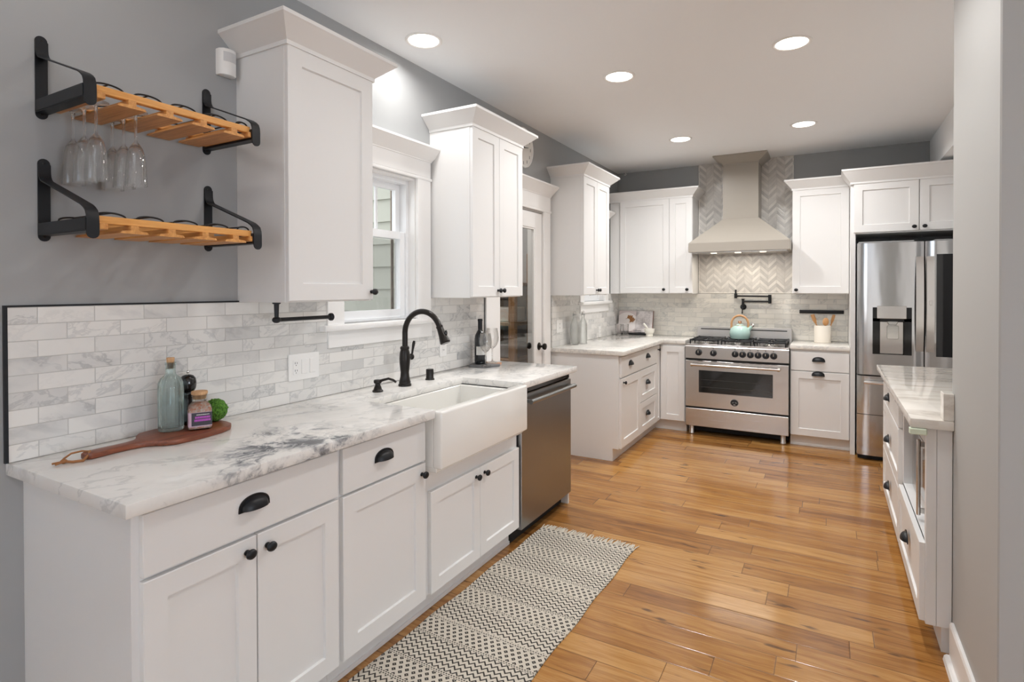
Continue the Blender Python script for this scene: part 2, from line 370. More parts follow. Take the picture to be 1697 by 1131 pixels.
# ---------------------------------------------------------------- mesh helper
class MB:
    def __init__(s): s.bm = bmesh.new()
    def faces(s, vs, fs):
        v = [s.bm.verts.new(p) for p in vs]; out = []
        for f in fs: out.append(s.bm.faces.new([v[i] for i in f]))
        return v, out
    def box(s, x0, x1, y0, y1, z0, z1, b=0.0, seg=1):
        if x1 < x0: x0, x1 = x1, x0
        if y1 < y0: y0, y1 = y1, y0
        if z1 < z0: z0, z1 = z1, z0
        v, f = s.faces([(x0,y0,z0),(x1,y0,z0),(x1,y1,z0),(x0,y1,z0),(x0,y0,z1),(x1,y0,z1),(x1,y1,z1),(x0,y1,z1)],
                       [(3,2,1,0),(4,5,6,7),(0,1,5,4),(1,2,6,5),(2,3,7,6),(3,0,4,7)])
        if b: s.bev(f, b, seg)
        return s
    def bev(s, faces, b, seg=1):
        es = list({e for f in faces for e in f.edges})
        bmesh.ops.bevel(s.bm, geom=es, offset=b, segments=seg, affect='EDGES', profile=.5)
    def prism(s, pts, a0, a1, axis='z', b=0.0, seg=1):
        n = len(pts)
        def mp(p, a): return {'z': (p[0], p[1], a), 'y': (p[0], a, p[1]), 'x': (a, p[0], p[1])}[axis]
        vs = [mp(p, a0) for p in pts] + [mp(p, a1) for p in pts]
        fs = [tuple(reversed(range(n))), tuple(range(n, 2*n))] + [(i, (i+1) % n, n+(i+1) % n, n+i) for i in range(n)]
        v, f = s.faces(vs, fs)
        bmesh.ops.recalc_face_normals(s.bm, faces=f)
        if b: s.bev(f[:2], b, seg)
        return s
    def lathe(s, prof, c=(0,0,0), seg=24, axis='z', sc=(1,1), cap=True, ribs=None):
        rings = []
        def mp(r, z, a):
            x, y = r*math.cos(a)*sc[0], r*math.sin(a)*sc[1]
            p = {'z': (x, y, z), '-y': (x, -z, y), 'x': (z, x, y), '-x': (-z, x, y), 'y': (x, z, y)}[axis]
            return (p[0]+c[0], p[1]+c[1], p[2]+c[2])
        for r, z in prof:
            if r < 1e-6: rings.append([s.bm.verts.new(mp(0, z, 0))])
            else:
                rings.append([s.bm.verts.new(mp(r*(ribs(2*PI*i/seg) if ribs else 1), z, 2*PI*i/seg)) for i in range(seg)])
        new = []
        for a, b in zip(rings, rings[1:]):
            for i in range(seg):
                j = (i+1) % seg
                if len(a) == 1 and len(b) == 1: continue
                if len(a) == 1: new.append(s.bm.faces.new((a[0], b[i], b[j])))
                elif len(b) == 1: new.append(s.bm.faces.new((a[i], a[j], b[0])))
                else: new.append(s.bm.faces.new((a[i], a[j], b[j], b[i])))
        if cap:
            for r in (rings[0], rings[-1]):
                if len(r) > 1: new.append(s.bm.faces.new(r))
        bmesh.ops.recalc_face_normals(s.bm, faces=new)
        return s
    def tube(s, pts, r, seg=10, closed=False, flat=None):
        pts = [Vector(p) for p in pts]; n = len(pts)
        rs = r if isinstance(r, (list, tuple)) else [r]*n
        tang = []
        for i in range(n):
            a = pts[(i-1) % n] if closed or i > 0 else pts[0]; b = pts[(i+1) % n] if closed or i < n-1 else pts[-1]
            tang.append((b-a).normalized())
        ref = Vector((0, 0, 1)) if abs(tang[0].z) < .9 else Vector((1, 0, 0))
        u = tang[0].cross(ref).normalized(); rings = []
        for i in range(n):
            u = (u - tang[i]*u.dot(tang[i])).normalized(); v = tang[i].cross(u)
            rings.append([s.bm.verts.new(pts[i] + (u*math.cos(2*PI*k/seg) + v*math.sin(2*PI*k/seg)*(flat or 1))*rs[i]) for k in range(seg)])
        new = []
        prs = list(zip(rings, rings[1:])) + ([(rings[-1], rings[0])] if closed else [])
        for a, b in prs:
            for k in range(seg): new.append(s.bm.faces.new((a[k], a[(k+1) % seg], b[(k+1) % seg], b[k])))
        if not closed: new.append(s.bm.faces.new(list(reversed(rings[0])))); new.append(s.bm.faces.new(rings[-1]))
        bmesh.ops.recalc_face_normals(s.bm, faces=new)
        return s
    def ribbon(s, pts, y0, y1, t):
        """a flat strip of thickness t swept along (x,z) points, spanning y0..y1"""
        n = len(pts); off = []
        for i in range(n):
            a = Vector(pts[max(i-1, 0)]); b = Vector(pts[min(i+1, n-1)]); d = (b-a).normalized(); off.append(Vector((-d.y, d.x))*t)
        poly = [tuple(p) for p in pts] + [(pts[i][0]+off[i].x, pts[i][1]+off[i].y) for i in reversed(range(n))]
        # build as quads so concave strips stay clean
        A0 = [s.bm.verts.new((p[0], y0, p[1])) for p in pts]; A1 = [s.bm.verts.new((p[0], y1, p[1])) for p in pts]
        B0 = [s.bm.verts.new((p[0]+o.x, y0, p[1]+o.y)) for p, o in zip(pts, off)]; B1 = [s.bm.verts.new((p[0]+o.x, y1, p[1]+o.y)) for p, o in zip(pts, off)]
        new = []
        for i in range(n-1):
            for q in ((A0[i], A0[i+1], A1[i+1], A1[i]), (B0[i], B1[i], B1[i+1], B0[i+1]), (A0[i], B0[i], B0[i+1], A0[i+1]), (A1[i], A1[i+1], B1[i+1], B1[i])):
                new.append(s.bm.faces.new(q))
        new.append(s.bm.faces.new((A0[0], A1[0], B1[0], B0[0]))); new.append(s.bm.faces.new((A0[-1], B0[-1], B1[-1], A1[-1])))
        bmesh.ops.recalc_face_normals(s.bm, faces=new); return s
    def ball(s, c, r, sc=(1,1,1), u=20, v=12):
        m = Matrix.Translation(c) @ Matrix.Diagonal((r*sc[0], r*sc[1], r*sc[2], 1))
        bmesh.ops.create_uvsphere(s.bm, u_segments=u, v_segments=v, radius=1.0, matrix=m); return s
    def shaker(s, x0, x1, z0, z1, yf, t=.019, rail=.06, rec=.009, sh=.003):
        o = [(x0,z0),(x1,z0),(x1,z1),(x0,z1)]; i = [(x0+rail,z0+rail),(x1-rail,z0+rail),(x1-rail,z1-rail),(x0+rail,z1-rail)]
        j = [(x0+rail+sh,z0+rail+sh),(x1-rail-sh,z0+rail+sh),(x1-rail-sh,z1-rail-sh),(x0+rail+sh,z1-rail-sh)]
        vs = [(p[0], yf+t, p[1]) for p in o] + [(p[0], yf, p[1]) for p in o] + [(p[0], yf, p[1]) for p in i] + [(p[0], yf+rec, p[1]) for p in j]
        fs = [(3,2,1,0)]
        for k in range(4):
            l = (k+1) % 4; fs += [(k, l, 4+l, 4+k), (4+k, 4+l, 8+l, 8+k), (8+k, 8+l, 12+l, 12+k)]
        fs.append((12, 13, 14, 15))
        v, f = s.faces(vs, fs); bmesh.ops.recalc_face_normals(s.bm, faces=f)
        es = [e for e in s.bm.edges if e.verts[0] in v[4:8] and e.verts[1] in v[4:8]]
        bmesh.ops.bevel(s.bm, geom=es, offset=.0018, segments=1, affect='EDGES'); return s
    def knob(s, x, z, yf, r=.0155):
        s.lathe([(.0085,0),(.0085,.003),(.0055,.005),(.0055,.013),(r*.8,.016),(r,.021),(r*.92,.026),(r*.6,.029),(0,.030)], (x, yf, z), 16, '-y', (1.12, .95)); return s
    def cup(s, x, z, yf, w=.088, h=.034, d=.027):
        na, nb = 20, 6
        def shell(w, h, d):
            return [[s.bm.verts.new((x - w/2*math.cos(PI*i/na), yf - d*(max(math.sin(PI*i/na),0)**.75)*math.sin(PI/2*j/nb), z - h*.35 + h*(max(math.sin(PI*i/na),0)**.75)*math.cos(PI/2*j/nb)*1.0)) for j in range(nb+1)] for i in range(na+1)]
        A = shell(w, h, d); B = shell(w-.006, h-.004, d-.003); new = []
        for i in range(na):
            for j in range(nb):
                for G in (A, B): new.append(s.bm.faces.new((G[i][j], G[i+1][j], G[i+1][j+1], G[i][j+1])))
            new.append(s.bm.faces.new((A[i][nb], A[i+1][nb], B[i+1][nb], B[i][nb])))
        bmesh.ops.remove_doubles(s.bm, verts=[q for G in (A, B) for r in G for q in r], dist=1e-5)
        out = [(x - (w/2+.007)*math.cos(PI*i/na), z - h*.35 + (h+.006)*(max(math.sin(PI*i/na),0)**.75)) for i in range(na+1)]
        inn = [(x - (w/2-.004)*math.cos(PI*i/na), z - h*.35 + (h-.004)*(max(math.sin(PI*i/na),0)**.75)) for i in range(na+1)]
        ov = [s.bm.verts.new((p[0], yf-.004, p[1])) for p in out]; iv = [s.bm.verts.new((p[0], yf-.004, p[1])) for p in inn]; ob = [s.bm.verts.new((p[0], yf, p[1])) for p in out]
        nf = []
        for i in range(na):
            nf.append(s.bm.faces.new((ov[i], ov[i+1], iv[i+1], iv[i]))); nf.append(s.bm.faces.new((ov[i], ob[i], ob[i+1], ov[i+1])))
        s.box(x-w/2-.007, x+w/2+.007, yf-.004, yf, z-h*.35-.004, z-h*.35+.001)
        return s
    def crown(s, x0, x1, yf, yb, z0, fl, h, l=True, r=True):
        e = .004; z1 = z0+h; lip = .014
        def ring(k, z): return [(x0-(k if l else 0), yf-k, z), (x1+(k if r else 0), yf-k, z), (x1+(k if r else 0), yb, z), (x0-(k if l else 0), yb, z)]
        lev = [ring(.006, z0-.012), ring(.006, z0+.004), ring(fl-.006, z1-lip-.004), ring(fl, z1-lip), ring(fl, z1)]
        vs = [p for L in lev for p in L]; fs = [(3,2,1,0), tuple(range(len(vs)-4, len(vs)))]
        for q in range(len(lev)-1):
            for k in range(4): fs.append((q*4+k, q*4+(k+1) % 4, q*4+4+(k+1) % 4, q*4+4+k))
        v, f = s.faces(vs, fs); bmesh.ops.recalc_face_normals(s.bm, faces=f); return s
    def build(s, name, mat, parent=None, smooth=35):
        me = bpy.data.meshes.new(name); s.bm.to_mesh(me); s.bm.free()
        me.materials.append(M[mat] if isinstance(mat, str) else mat)
        if smooth:
            me.polygons.foreach_set('use_smooth', [True]*len(me.polygons)); me.set_sharp_from_angle(angle=math.radians(smooth))
        o = bpy.data.objects.new(name, me); COL.objects.link(o)
        if parent is not None: o.parent = parent
        return o
def tag(o, label, cat, group=None, kind=None):
    o['label'] = label
    if cat: o['category'] = cat
    if group: o['group'] = group
    if kind: o['kind'] = kind
    return o
def thing(name, label, cat, loc=(0,0,0), rz=0.0, group=None, kind=None):
    o = bpy.data.objects.new(name, None); o.empty_display_size = .05; COL.objects.link(o)
    o.location = loc; o.rotation_euler = (0, 0, rz); return tag(o, label, cat, group, kind)
def dup(root, loc, label, rz=None):
    r = root.copy(); COL.objects.link(r); r.location = loc; r['label'] = label
    if rz is not None: r.rotation_euler = (0, 0, rz)
    for ch in list(root.children):
        c = ch.copy(); COL.objects.link(c); c.parent = r
        for g in list(ch.children):
            d = g.copy(); COL.objects.link(d); d.parent = c
    return r
def struct(name, mb, mat, label, cat, smooth=0):
    return tag(mb.build(name, mat, None, smooth), label, cat, kind='structure')
def arc(cx, cz, r, a0, a1, n):
    return [(cx + r*math.cos(math.radians(a0+(a1-a0)*i/n)), cz + r*math.sin(math.radians(a0+(a1-a0)*i/n))) for i in range(n+1)]
def rrect(x0, x1, y0, y1, r, n=5):
    return arc(x1-r, y1-r, r, 0, 90, n) + arc(x0+r, y1-r, r, 90, 180, n) + arc(x0+r, y0+r, r, 180, 270, n) + arc(x1-r, y0+r, r, 270, 360, n)

# ---------------------------------------------------------------- key measures (metres)
YB = 5.503; ZC = 2.737; ZT = .914; ZU = .8765; XR = 2.97
# ================================================================= ROOM SHELL
struct('floor', MB().box(0, 6.2, -4.2, YB, -.1, 0), 'hickory_planks', 'glossy hickory plank floor with mixed light and dark boards', 'floor')
struct('ceiling', MB().box(-.14, 6.2, -4.2, YB+.14, ZC, ZC+.12), 'ceiling_paint', 'smooth off-white flat ceiling with recessed lights', 'ceiling')
W1 = (1.30, 1.885, 1.255, 2.068); D1 = (2.735, 3.553, 0, 2.068); W2 = (4.435, 5.03, 1.30, 2.06)
mb = MB(); y = -4.2
for (a, c, z0, z1) in (W1, D1, W2):
    mb.box(-.14, 0, y, a, 0, ZC)
    if z0 > 0: mb.box(-.14, 0, a, c, 0, z0)
    mb.box(-.14, 0, a, c, z1, ZC); y = c
mb.box(-.14, 0, y, YB+.14, 0, ZC)
struct('wall_left', mb, 'wall_paint', 'grey painted wall behind the sink run, shelves and window', 'wall')
struct('wall_back', MB().box(0, 3.4, YB, YB+.14, 0, ZC), 'wall_paint', 'grey painted wall behind the range and hood', 'wall')
mb = MB(); mb.box(XR, XR+.14, 2.03, 4.10, 0, ZC); mb.box(2.885, 3.4, 4.10, YB, 2.46, ZC); mb.box(XR+.14, 3.4, 3.97, 4.0995, 0, ZC); mb.box(3.26, 3.4, 4.10, YB, 0, 2.459)
struct('wall_right', mb, 'ceiling_paint', 'painted wall and bulkhead above the refrigerator cabinet at right', 'wall')
struct('wall_right_end', MB().box(2.522, 3.6, 1.345, 2.03, 0, ZC, .004), 'wall_paint_light', 'light grey wall end beside the short counter at right', 'wall')
mb = MB(); y = 0
for a, c, z0, z1 in ((.2, 1.7, .75, 2.35), (2.20, 2.30, .25, 2.35), (2.42, 2.56, .25, 2.35), (4.0, 5.5, .75, 2.35)):  # the two narrow openings are added for reflections in the refrigerator
    mb.box(y, a, -4.2, -4.06, 0, ZC); mb.box(a, c, -4.2, -4.06, 0, z0); mb.box(a, c, -4.2, -4.06, z1, ZC); y = c
mb.box(y, 6.2, -4.2, -4.06, 0, ZC)
struct('wall_front', mb, 'ceiling_paint', 'pale dining room wall with windows and two added slots for streak lights behind the viewer', 'wall')
mb = MB(); mb.box(6.06, 6.2, -4.06, -2.2, 0, ZC); mb.box(6.06, 6.2, .2, 3.0, 0, ZC); mb.box(6.06, 6.2, -2.2, .2, 0, .75); mb.box(6.06, 6.2, -2.2, .2, 2.35, ZC); mb.box(3.6, 6.2, 1.9, 2.03, 0, ZC)
struct('wall_side', mb, 'ceiling_paint', 'pale dining room side wall with a wide window', 'wall')
for i, (a, c) in enumerate(((.2, 1.7), (4.0, 5.5))):
    mb = MB()
    for (x0, x1, z0, z1) in ((a-.1, a, .65, 2.45), (c, c+.1, .65, 2.45), (a, c, .65, .75), (a, c, 2.35, 2.45), ((a+c)/2-.025, (a+c)/2+.025, .75, 2.35)):
        mb.box(x0, x1, -4.06, -4.03, z0, z1)
    struct('window_%d' % (i+3), mb, 'trim_white', 'white framed dining room window %s' % ('nearer the sink wall' if i == 0 else 'nearer the side wall'), 'window')
# baseboards
mb = MB(); mb.prism([(2.508, 0), (2.5215, 0), (2.5215, .148), (2.512, .148), (2.508, .138)], 1.34, 1.972, 'y')
mb.box(2.508, 3.6, 1.331, 1.3445, 0, .148)
bb = struct('baseboard_right', mb, 'trim_white', 'tall white baseboard along the foot of the right wall end', 'baseboard')
MB().prism([(2.488, 0), (2.508, 0), (2.508, .022), (2.5, .022), (2.492, .016)], 1.33, 1.972, 'y').build('shoe_moulding', 'trim_white', bb, 0)
struct('baseboard_left', MB().box(.0005, .014, -4.05, 0.045, 0, .14), 'trim_white', 'white baseboard along the left wall before the cabinets', 'baseboard')

# side porch bump-out seen through the window and the glass door: a small room
mb = MB(); mb.box(-1.75, -.14, 2.66, 2.72, -.1, 2.75); mb.box(-1.75, -.14, 3.95, 4.05, -.1, 2.75); mb.box(-1.75, -1.65, 2.72, 3.95, -.1, 2.75); mb.box(-1.75, -.14, 2.66, 4.05, 2.60, 2.75)
struct('wall_pantry', mb, 'pantry_grey', 'grey walls of the small room behind the glass door', 'wall')
struct('floor_pantry', MB().box(-1.65, 0, 2.72, 3.95, -.1, -.001), 'hickory_planks', 'wood floor of the small room behind the glass door', 'floor')
mb = MB(); z = -.1
zz = [1.426 + .1755*k for k in range(-9, 9)]
for z in zz: mb.prism([(2.659, z), (2.628, z), (2.650, z+.1755+.012), (2.659, z+.1755+.012)], -1.76, -.1401, 'x')
struct('exterior_siding', mb, 'siding_paint', 'pale grey-green lap siding seen outside the sink window', 'siding')
struct('ground', MB().box(-6, -.14, -6, 8, -.5, -.3), 'pantry_grey', 'grey ground outside the sink window', 'ground')

# ================================================================= WINDOWS AND DOOR
def window_left(name, label, o, cas, head, glass, muntins=()):
    """o opening (y0,y1,z0,z1); cas casing outer (y0,y1)"""
    t = thing(name, label, 'window', (0, 0, 0), 0, kind='structure')
    y0, y1, z0, z1 = o; c0, c1 = cas
    mb = MB(); mb.box(0.0005, .021, c0, y0+.006, z0-.005, z1+.03, .002); mb.box(0.0005, .021, y1-.006, c1, z0-.005, z1+.03, .002)
    mb.build('casing', 'trim_white', t, 0)
    mb = MB(); mb.box(0.0005, .024, c0-.012, c1+.012, z1+.0, z1+.018, .004, 2); mb.box(0.0005, .022, c0, c1, z1+.018, z1+.115, .002)
    mb.build('head_casing', 'trim_white', t, 0)
    # crown over the head casing
    mb = MB(); k = .055; zc0, zc1 = z1+.112, z1+.195
    prof = [(.0005, zc0), (.026, zc0), (.026, zc0+.006), (.022+k, zc1-.016), (.026+k, zc1-.012), (.026+k, zc1), (.0005, zc1)]
    n = len(prof); L = [(p[0], c0-max(p[0]-.022, 0), p[1]) for p in prof]; R = [(p[0], c1+max(p[0]-.022, 0), p[1]) for p in prof]
    v, f = mb.faces(L+R, [tuple(range(n)), tuple(range(2*n-1, n-1, -1))] + [(i, n+i, n+(i+1) % n, (i+1) % n) for i in range(n)]); bmesh.ops.recalc_face_normals(mb.bm, faces=f)
    mb.build('head_crown', 'trim_white', t, 0)
    MB().box(-.10, .050, c0-.04, c1+.05, z0-.033, z0-.004, .006, 2).build('sill', 'trim_white', t, 35)
    MB().prism([(c0+.004, z0-.115), (c1+.01, z0-.115), (c1+.01, z0-.034), (c0+.004, z0-.034)], .0005, .020, 'x', .002).build('apron', 'trim_white', t, 0)
    mb = MB()
    for q in ((y0, y0+.012), (y1-.012, y1)): mb.box(-.14, .0, q[0], q[1], z0-.003, z1)
    mb.box(-.139, -.001, y0+.0121, y1-.0121, z1-.012, z1); mb.box(-.14, -.101, y0, y1, z0-.033, z0-.0035)
    mb.build('jamb', 'trim_white', t, 0)
    mb = MB(); a, c = y0+.012, y1-.012
    for q in ((a, a+.022), (c-.022, c)): mb.box(-.135, -.045, q[0], q[1], z0, z1-.012, .002)
    mb.box(-.134, -.046, a+.022, c-.022, z1-.034, z1-.012); mb.box(-.134, -.046, a+.022, c-.022, z0, z0+.012)
    mb.build('frame', 'vinyl_white', t, 0)
    a += .022; c -= .022; zm = glass
    def sash(nm, x0, x1, zb, zt, st, mun):
        mb = MB()
        for q in ((a, a+st), (c-st, c)): mb.box(x0, x1, q[0], q[1], zb, zt, .003)
        mb.box(x0+.0005, x1-.0005, a+st, c-st, zb, zb+st); mb.box(x0+.0005, x1-.0005, a+st, c-st, zt-st, zt)
        for q in mun: mb.box((x0+x1)/2-.006, (x0+x1)/2+.006, q-.008, q+.008, zb+st, zt-st)
        so = mb.build(nm, 'vinyl_white', t, 0)
        MB().box((x0+x1)/2-.003, (x0+x1)/2+.003, a+st-.004, c-st+.004, zb+st-.004, zt-st+.004).build('pane', 'window_pane', so, 0)
        return so
    sash('lower_sash', -.088, -.055, z0+.012, zm+.02, .042, ())
    sash('upper_sash', -.126, -.093, zm-.02, z1-.034, .034, muntins)
    MB().box(-.132, -.1305, a+.002, c-.002, z0+.014, zm-.022).build('insect_screen', 'screen_mesh', t, 0)
    MB().box(-.139, -.134, c-.030, c-.008, z0+.02, z1-.05).build('screen_edge', 'brown_vinyl', t, 0)
    return t
window_left('window_1', 'white trimmed double hung window over the farmhouse sink', W1, (1.20, 2.0), 0, 1.735, (1.50, 1.668))
window_left('window_2', 'small white trimmed window low behind the corner cabinets', W2, (4.335, 5.125), 0, 1.70, ())

t = thing('door_1', 'white glass-panelled door left of the back counter', 'door', (0, 0, 0), 0, kind='structure')
MB().box(.0005, .021, 2.626, 2.741, 0, 2.098, .002).build('casing', 'trim_white', t, 0)
MB().box(.0005, .021, 3.547, 3.668, 0, 2.098, .002).build('casing', 'trim_white', t, 0)
mb = MB(); mb.box(.0005, .026, 2.612, 3.682, 2.070, 2.090, .004, 2); mb.box(.0005, .022, 2.626, 3.668, 2.090, 2.205, .002); mb.build('head_casing', 'trim_white', t, 0)
mb = MB(); k = .060; zc0, zc1 = 2.203, 2.298
prof = [(.0005, zc0), (.026, zc0), (.026, zc0+.006), (.022+k, zc1-.016), (.026+k, zc1-.012), (.026+k, zc1), (.0005, zc1)]
n = len(prof); Lp = [(p[0], 2.626-max(p[0]-.022, 0), p[1]) for p in prof]; Rp = [(p[0], 3.668+max(p[0]-.022, 0)*.6, p[1]) for p in prof]
v, f = mb.faces(Lp+Rp, [tuple(range(n)), tuple(range(2*n-1, n-1, -1))] + [(i, n+i, n+(i+1) % n, (i+1) % n) for i in range(n)]); bmesh.ops.recalc_face_normals(mb.bm, faces=f)
mb.build('head_crown', 'trim_white', t, 0)
mb = MB()
for q in ((2.7355, 2.741), (3.547, 3.5525)): mb.box(-.139, -.001, q[0], q[1], 0, 2.067)
mb.box(-.139, -.001, 2.741, 3.547, 2.062, 2.067); mb.build('jamb', 'trim_white', t, 0)
mb = MB(); x0, x1 = -.040, -.002
mb.box(x0, x1, 2.745, 2.850, .008, 2.052, .002); mb.box(x0, x1, 3.425, 3.543, .008, 2.052, .002); mb.box(x0, x1, 2.85, 3.425, .008, .26, .002); mb.box(x0, x1, 2.85, 3.425, 1.925, 2.052, .002)
for q in ((2.85, 2.862), (3.413, 3.425)): mb.box(x0+.006, x1-.006, q[0], q[1], .26, 1.925)
mb.box(x0+.006, x1-.006, 2.862, 3.413, 1.913, 1.925); mb.box(x0+.006, x1-.006, 2.862, 3.413, .26, .272)
leaf = mb.build('door_leaf', 'trim_white', t, 0)
MB().box(-.024, -.018, 2.860, 3.415, .27, 1.915).build('pane', 'door_pane', leaf, 0)
kp = [(.032,0),(.032,.004),(.027,.008),(.010,.010),(.010,.034),(.022,.040),(.028,.050),(.026,.062),(.014,.068),(0,.069)]
MB().lathe(kp, (-.002, 3.487, .945), 24, 'x').build('knob', 'bronze_black', leaf, 50)
MB().lathe(kp, (-.040, 3.487, .945), 24, '-x').build('knob', 'bronze_black', leaf, 50)

area_light('pantry_fill', (-.7, 3.1, 2.58), (0, 0, 0), .6, .6, 14, (1, .97, .93))  # fill lamp added to brighten the view through the door glass
# things in the small room behind the door
t = thing('shelving_unit', 'brown wooden shelving unit behind the glass door', 'shelf', (-.47, 3.745, 0))
for (px, py) in ((-.17, -.17), (.17, -.17), (-.17, .17), (.17, .17)): MB().box(px-.03, px+.03, py-.03, py+.03, 0, 1.75, .004).build('post', 'shelf_wood', t, 0)
for z in (.35, .78, 1.10, 1.45): MB().box(-.198, .198, -.198, .198, z, z+.03, .003).build('shelf', 'shelf_wood', t, 0)
tag(MB().box(-.60, -.33, 3.60, 3.90, .811, .93, .01, 2).build('storage_box', 'plastic_grey', None, 0), 'dark grey box on a lower shelf behind the glass door', 'box')
tag(MB().box(-.58, -.34, 3.62, 3.88, 1.131, 1.26, .01, 2).build('storage_bin', 'label_white', None, 0), 'pale bin on a middle shelf behind the glass door', 'bin')

# ================================================================= BACKSPLASHES
bs = MB(); bs.box(.0005, .010, 0, 1.2035, ZT+.0005, 1.3715); bs.box(.0005, .010, 1.2035, 2.0105, ZT+.0005, 1.139); bs.box(.0005, .010, 2.0105, 2.6105, ZT+.0005, 1.3715)
t = tag(bs.build('tile_backsplash', 'subway_tile_side', None, 0), 'marble subway tile backsplash behind the farmhouse sink counter', 'backsplash')
mb = MB(); mb.box(.0005, .0115, -.009, -.0003, ZT, 1.3775); mb.box(.0005, .0115, -.0003, .742, 1.372, 1.3775); mb.build('edge_trim', 'black_iron', t, 0)
MB().box(.0005, .0115, 2.6105, 2.6165, ZT, 1.3715).build('end_trim', 'black_iron', t, 0)
bs = MB(); bs.box(.0005, .010, 3.72, 4.338, ZT+.0005, 1.3705); bs.box(.0005, .010, 4.338, 5.137, ZT+.0005, 1.184); bs.box(.0005, .010, 5.137, YB-.0105, ZT+.0005, 1.3705)
tag(bs.build('tile_backsplash', 'subway_tile_side', None, 0), 'marble subway tile below the small corner window', 'backsplash')
bs = MB(); bs.box(.0005, .8965, YB-.010, YB-.0005, ZT+.0005, 1.3705); bs.box(.8965, 1.7975, YB-.010, YB-.0005, .60, 1.3705); bs.box(1.7975, 2.264, YB-.010, YB-.0005, ZT+.0005, 1.3705)
tag(bs.build('tile_backsplash', 'subway_tile_back', None, 0), 'marble subway tile on the back wall behind range and crock', 'backsplash')
t = tag(MB().box(.9035, 1.7905, YB-.010, YB-.0005, 1.384, ZC-.001).build('chevron_panel', 'chevron_tile', None, 0), 'grey and white chevron tile panel around the range hood', 'backsplash')
mb = MB(); mb.box(.8935, .9035, YB-.016, YB-.0005, 1.372, ZC-.001, .003); mb.box(1.7905, 1.8005, YB-.016, YB-.0005, 1.372, ZC-.001, .003); mb.box(.9035, 1.7905, YB-.015, YB-.0005, 1.372, 1.384, .003)
mb.build('pencil_trim', 'marble_plain', t, 0)

# ================================================================= COUNTERTOPS
def slab(pts, name, mat, label, b=.004):
    return tag(MB().prism(pts, ZU+.0005, ZT, 'z', b, 2).build(name, mat, None, 35), label, 'countertop')
slab([(.0005, -.004), (.661, -.004), (.661, 1.194), (.262, 1.194), (.262, 1.979), (.661, 1.979), (.661, 2.724), (.024, 2.724), (.024, 2.62), (.0005, 2.62)], 'countertop', 'marble_left', 'white and grey marble countertop around the farmhouse sink')
slab([(.0005, 3.704), (.661, 3.704), (.661, 4.945), (.876, 4.945), (.876, YB-.0005), (.0005, YB-.0005)], 'countertop', 'marble_plain', 'marble countertop in the back corner left of the range')
slab([(1.799, 4.945), (2.264, 4.945), (2.264, YB-.0005), (1.799, YB-.0005)], 'countertop', 'marble_plain', 'short marble countertop between range and refrigerator')
ct = slab([(2.384, 1.976), (2.5205, 1.976), (2.5205, 2.032), (XR-.0005, 2.032), (XR-.0005, 3.762), (2.384, 3.762)], 'countertop', 'marble_island', 'marble countertop of the short cabinet run at right')
MB().prism([(2.488, 1.9775), (2.5205, 1.9775), (2.5205, 2.032), (2.488, 2.045)], ZT, ZT+.105, 'z', .002).build('upstand', 'marble_island', ct, 0)
tag(MB().box(2.381, 2.437, 1.968, 1.999, .852, .8762, .003).build('corner_guard', 'pale_green_foam', None, 0), 'pale green foam guard under the corner of the right counter', 'corner guard')

# ================================================================= CABINETS
def cabinet(label, loc, rz, W, z0, z1, D, fronts, toe=False, crown=None, name='base_cabinet', cat='cabinet', body=None, group=None, crown_depth=None):
    t = thing(name, label, cat, loc, rz, group)
    mb = MB()
    if body: body(mb)
    elif toe:
        mb.box(.0015, W-.0015, .019, D, .105, z1-.0005); mb.box(0, W, 0, .019, .105, z1-.0005, .001); mb.box(0, W, .052, D, 0.0005, .105)
        mb.box(.0, W, .046, .052, .0005, .018)
    else:
        mb.box(.0015, W-.0015, .019, D, z0, z1); mb.box(0, W, 0, .019, z0, z1, .001)
    mb.build('body', 'cabinet_white', t, 0)
    for F in fronts:
        mb = MB(); nm = F['k']
        if F.get('flat'): mb.box(F['x0'], F['x1'], -.019, -.0005, F['z0'], F['z1'], .002)
        else: mb.shaker(F['x0'], F['x1'], F['z0'], F['z1'], -.0195, .019, F.get('rail', .06))
        d = mb.build(nm, 'cabinet_white', t, 0)
        for (x, z) in F.get('knobs', ()): MB().knob(x, z, -.0195, F.get('kr', .0155)).build('knob', 'black_iron', d, 50)
        for (x, z) in F.get('cups', ()): MB().cup(x, z, -.0195).build('cup_handle', 'black_iron', d, 50)
    if crown:
        x0, x1, fl, h, l, r = crown
        MB().crown(x0, x1, -.019, crown_depth or D, z1, fl, h, l, r).build('crown_moulding', 'cabinet_white', t, 0)
    return t
def door(x0, x1, z0, z1, **k): return dict(k='door', x0=x0, x1=x1, z0=z0, z1=z1, **k)
def drawer(x0, x1, z0, z1, **k): return dict(k='drawer', x0=x0, x1=x1, z0=z0, z1=z1, **k)
RL = PI/2
# --- uppers on the left wall
FX = .290
cabinet('tall white wall cabinet with one door beside the wine racks', (FX, .742, 0), RL, .462, 1.372, 2.370, .2895, [door(.003, .459, 1.378, 2.362, rail=.067, knobs=[(.447, 1.412)])], crown=(0, .462, .078, .080, True, True), name='wall_cabinet')
cabinet('white two-door wall cabinet between sink window and glass door', (FX, 2.0165, 0), RL, .6125, 1.372, 2.380, .2895, [door(.003, .305, 1.378, 2.372, rail=.06, knobs=[(.285, 1.414)]), door(.308, .6095, 1.378, 2.372, knobs=[(.330, 1.414)])], crown=(0, .6125, .078, .080, True, True), name='wall_cabinet')
cabinet('white two-door wall cabinet over the small corner window', (FX, 3.7101, 0), RL, .632, 1.368, 2.388, .2895, [door(.003, .315, 1.374, 2.380, knobs=[(.293, 1.412)]), door(.318, .629, 1.374, 2.380, knobs=[(.34, 1.412)])], crown=(0, .632, .078, .080, True, True), name='wall_cabinet')
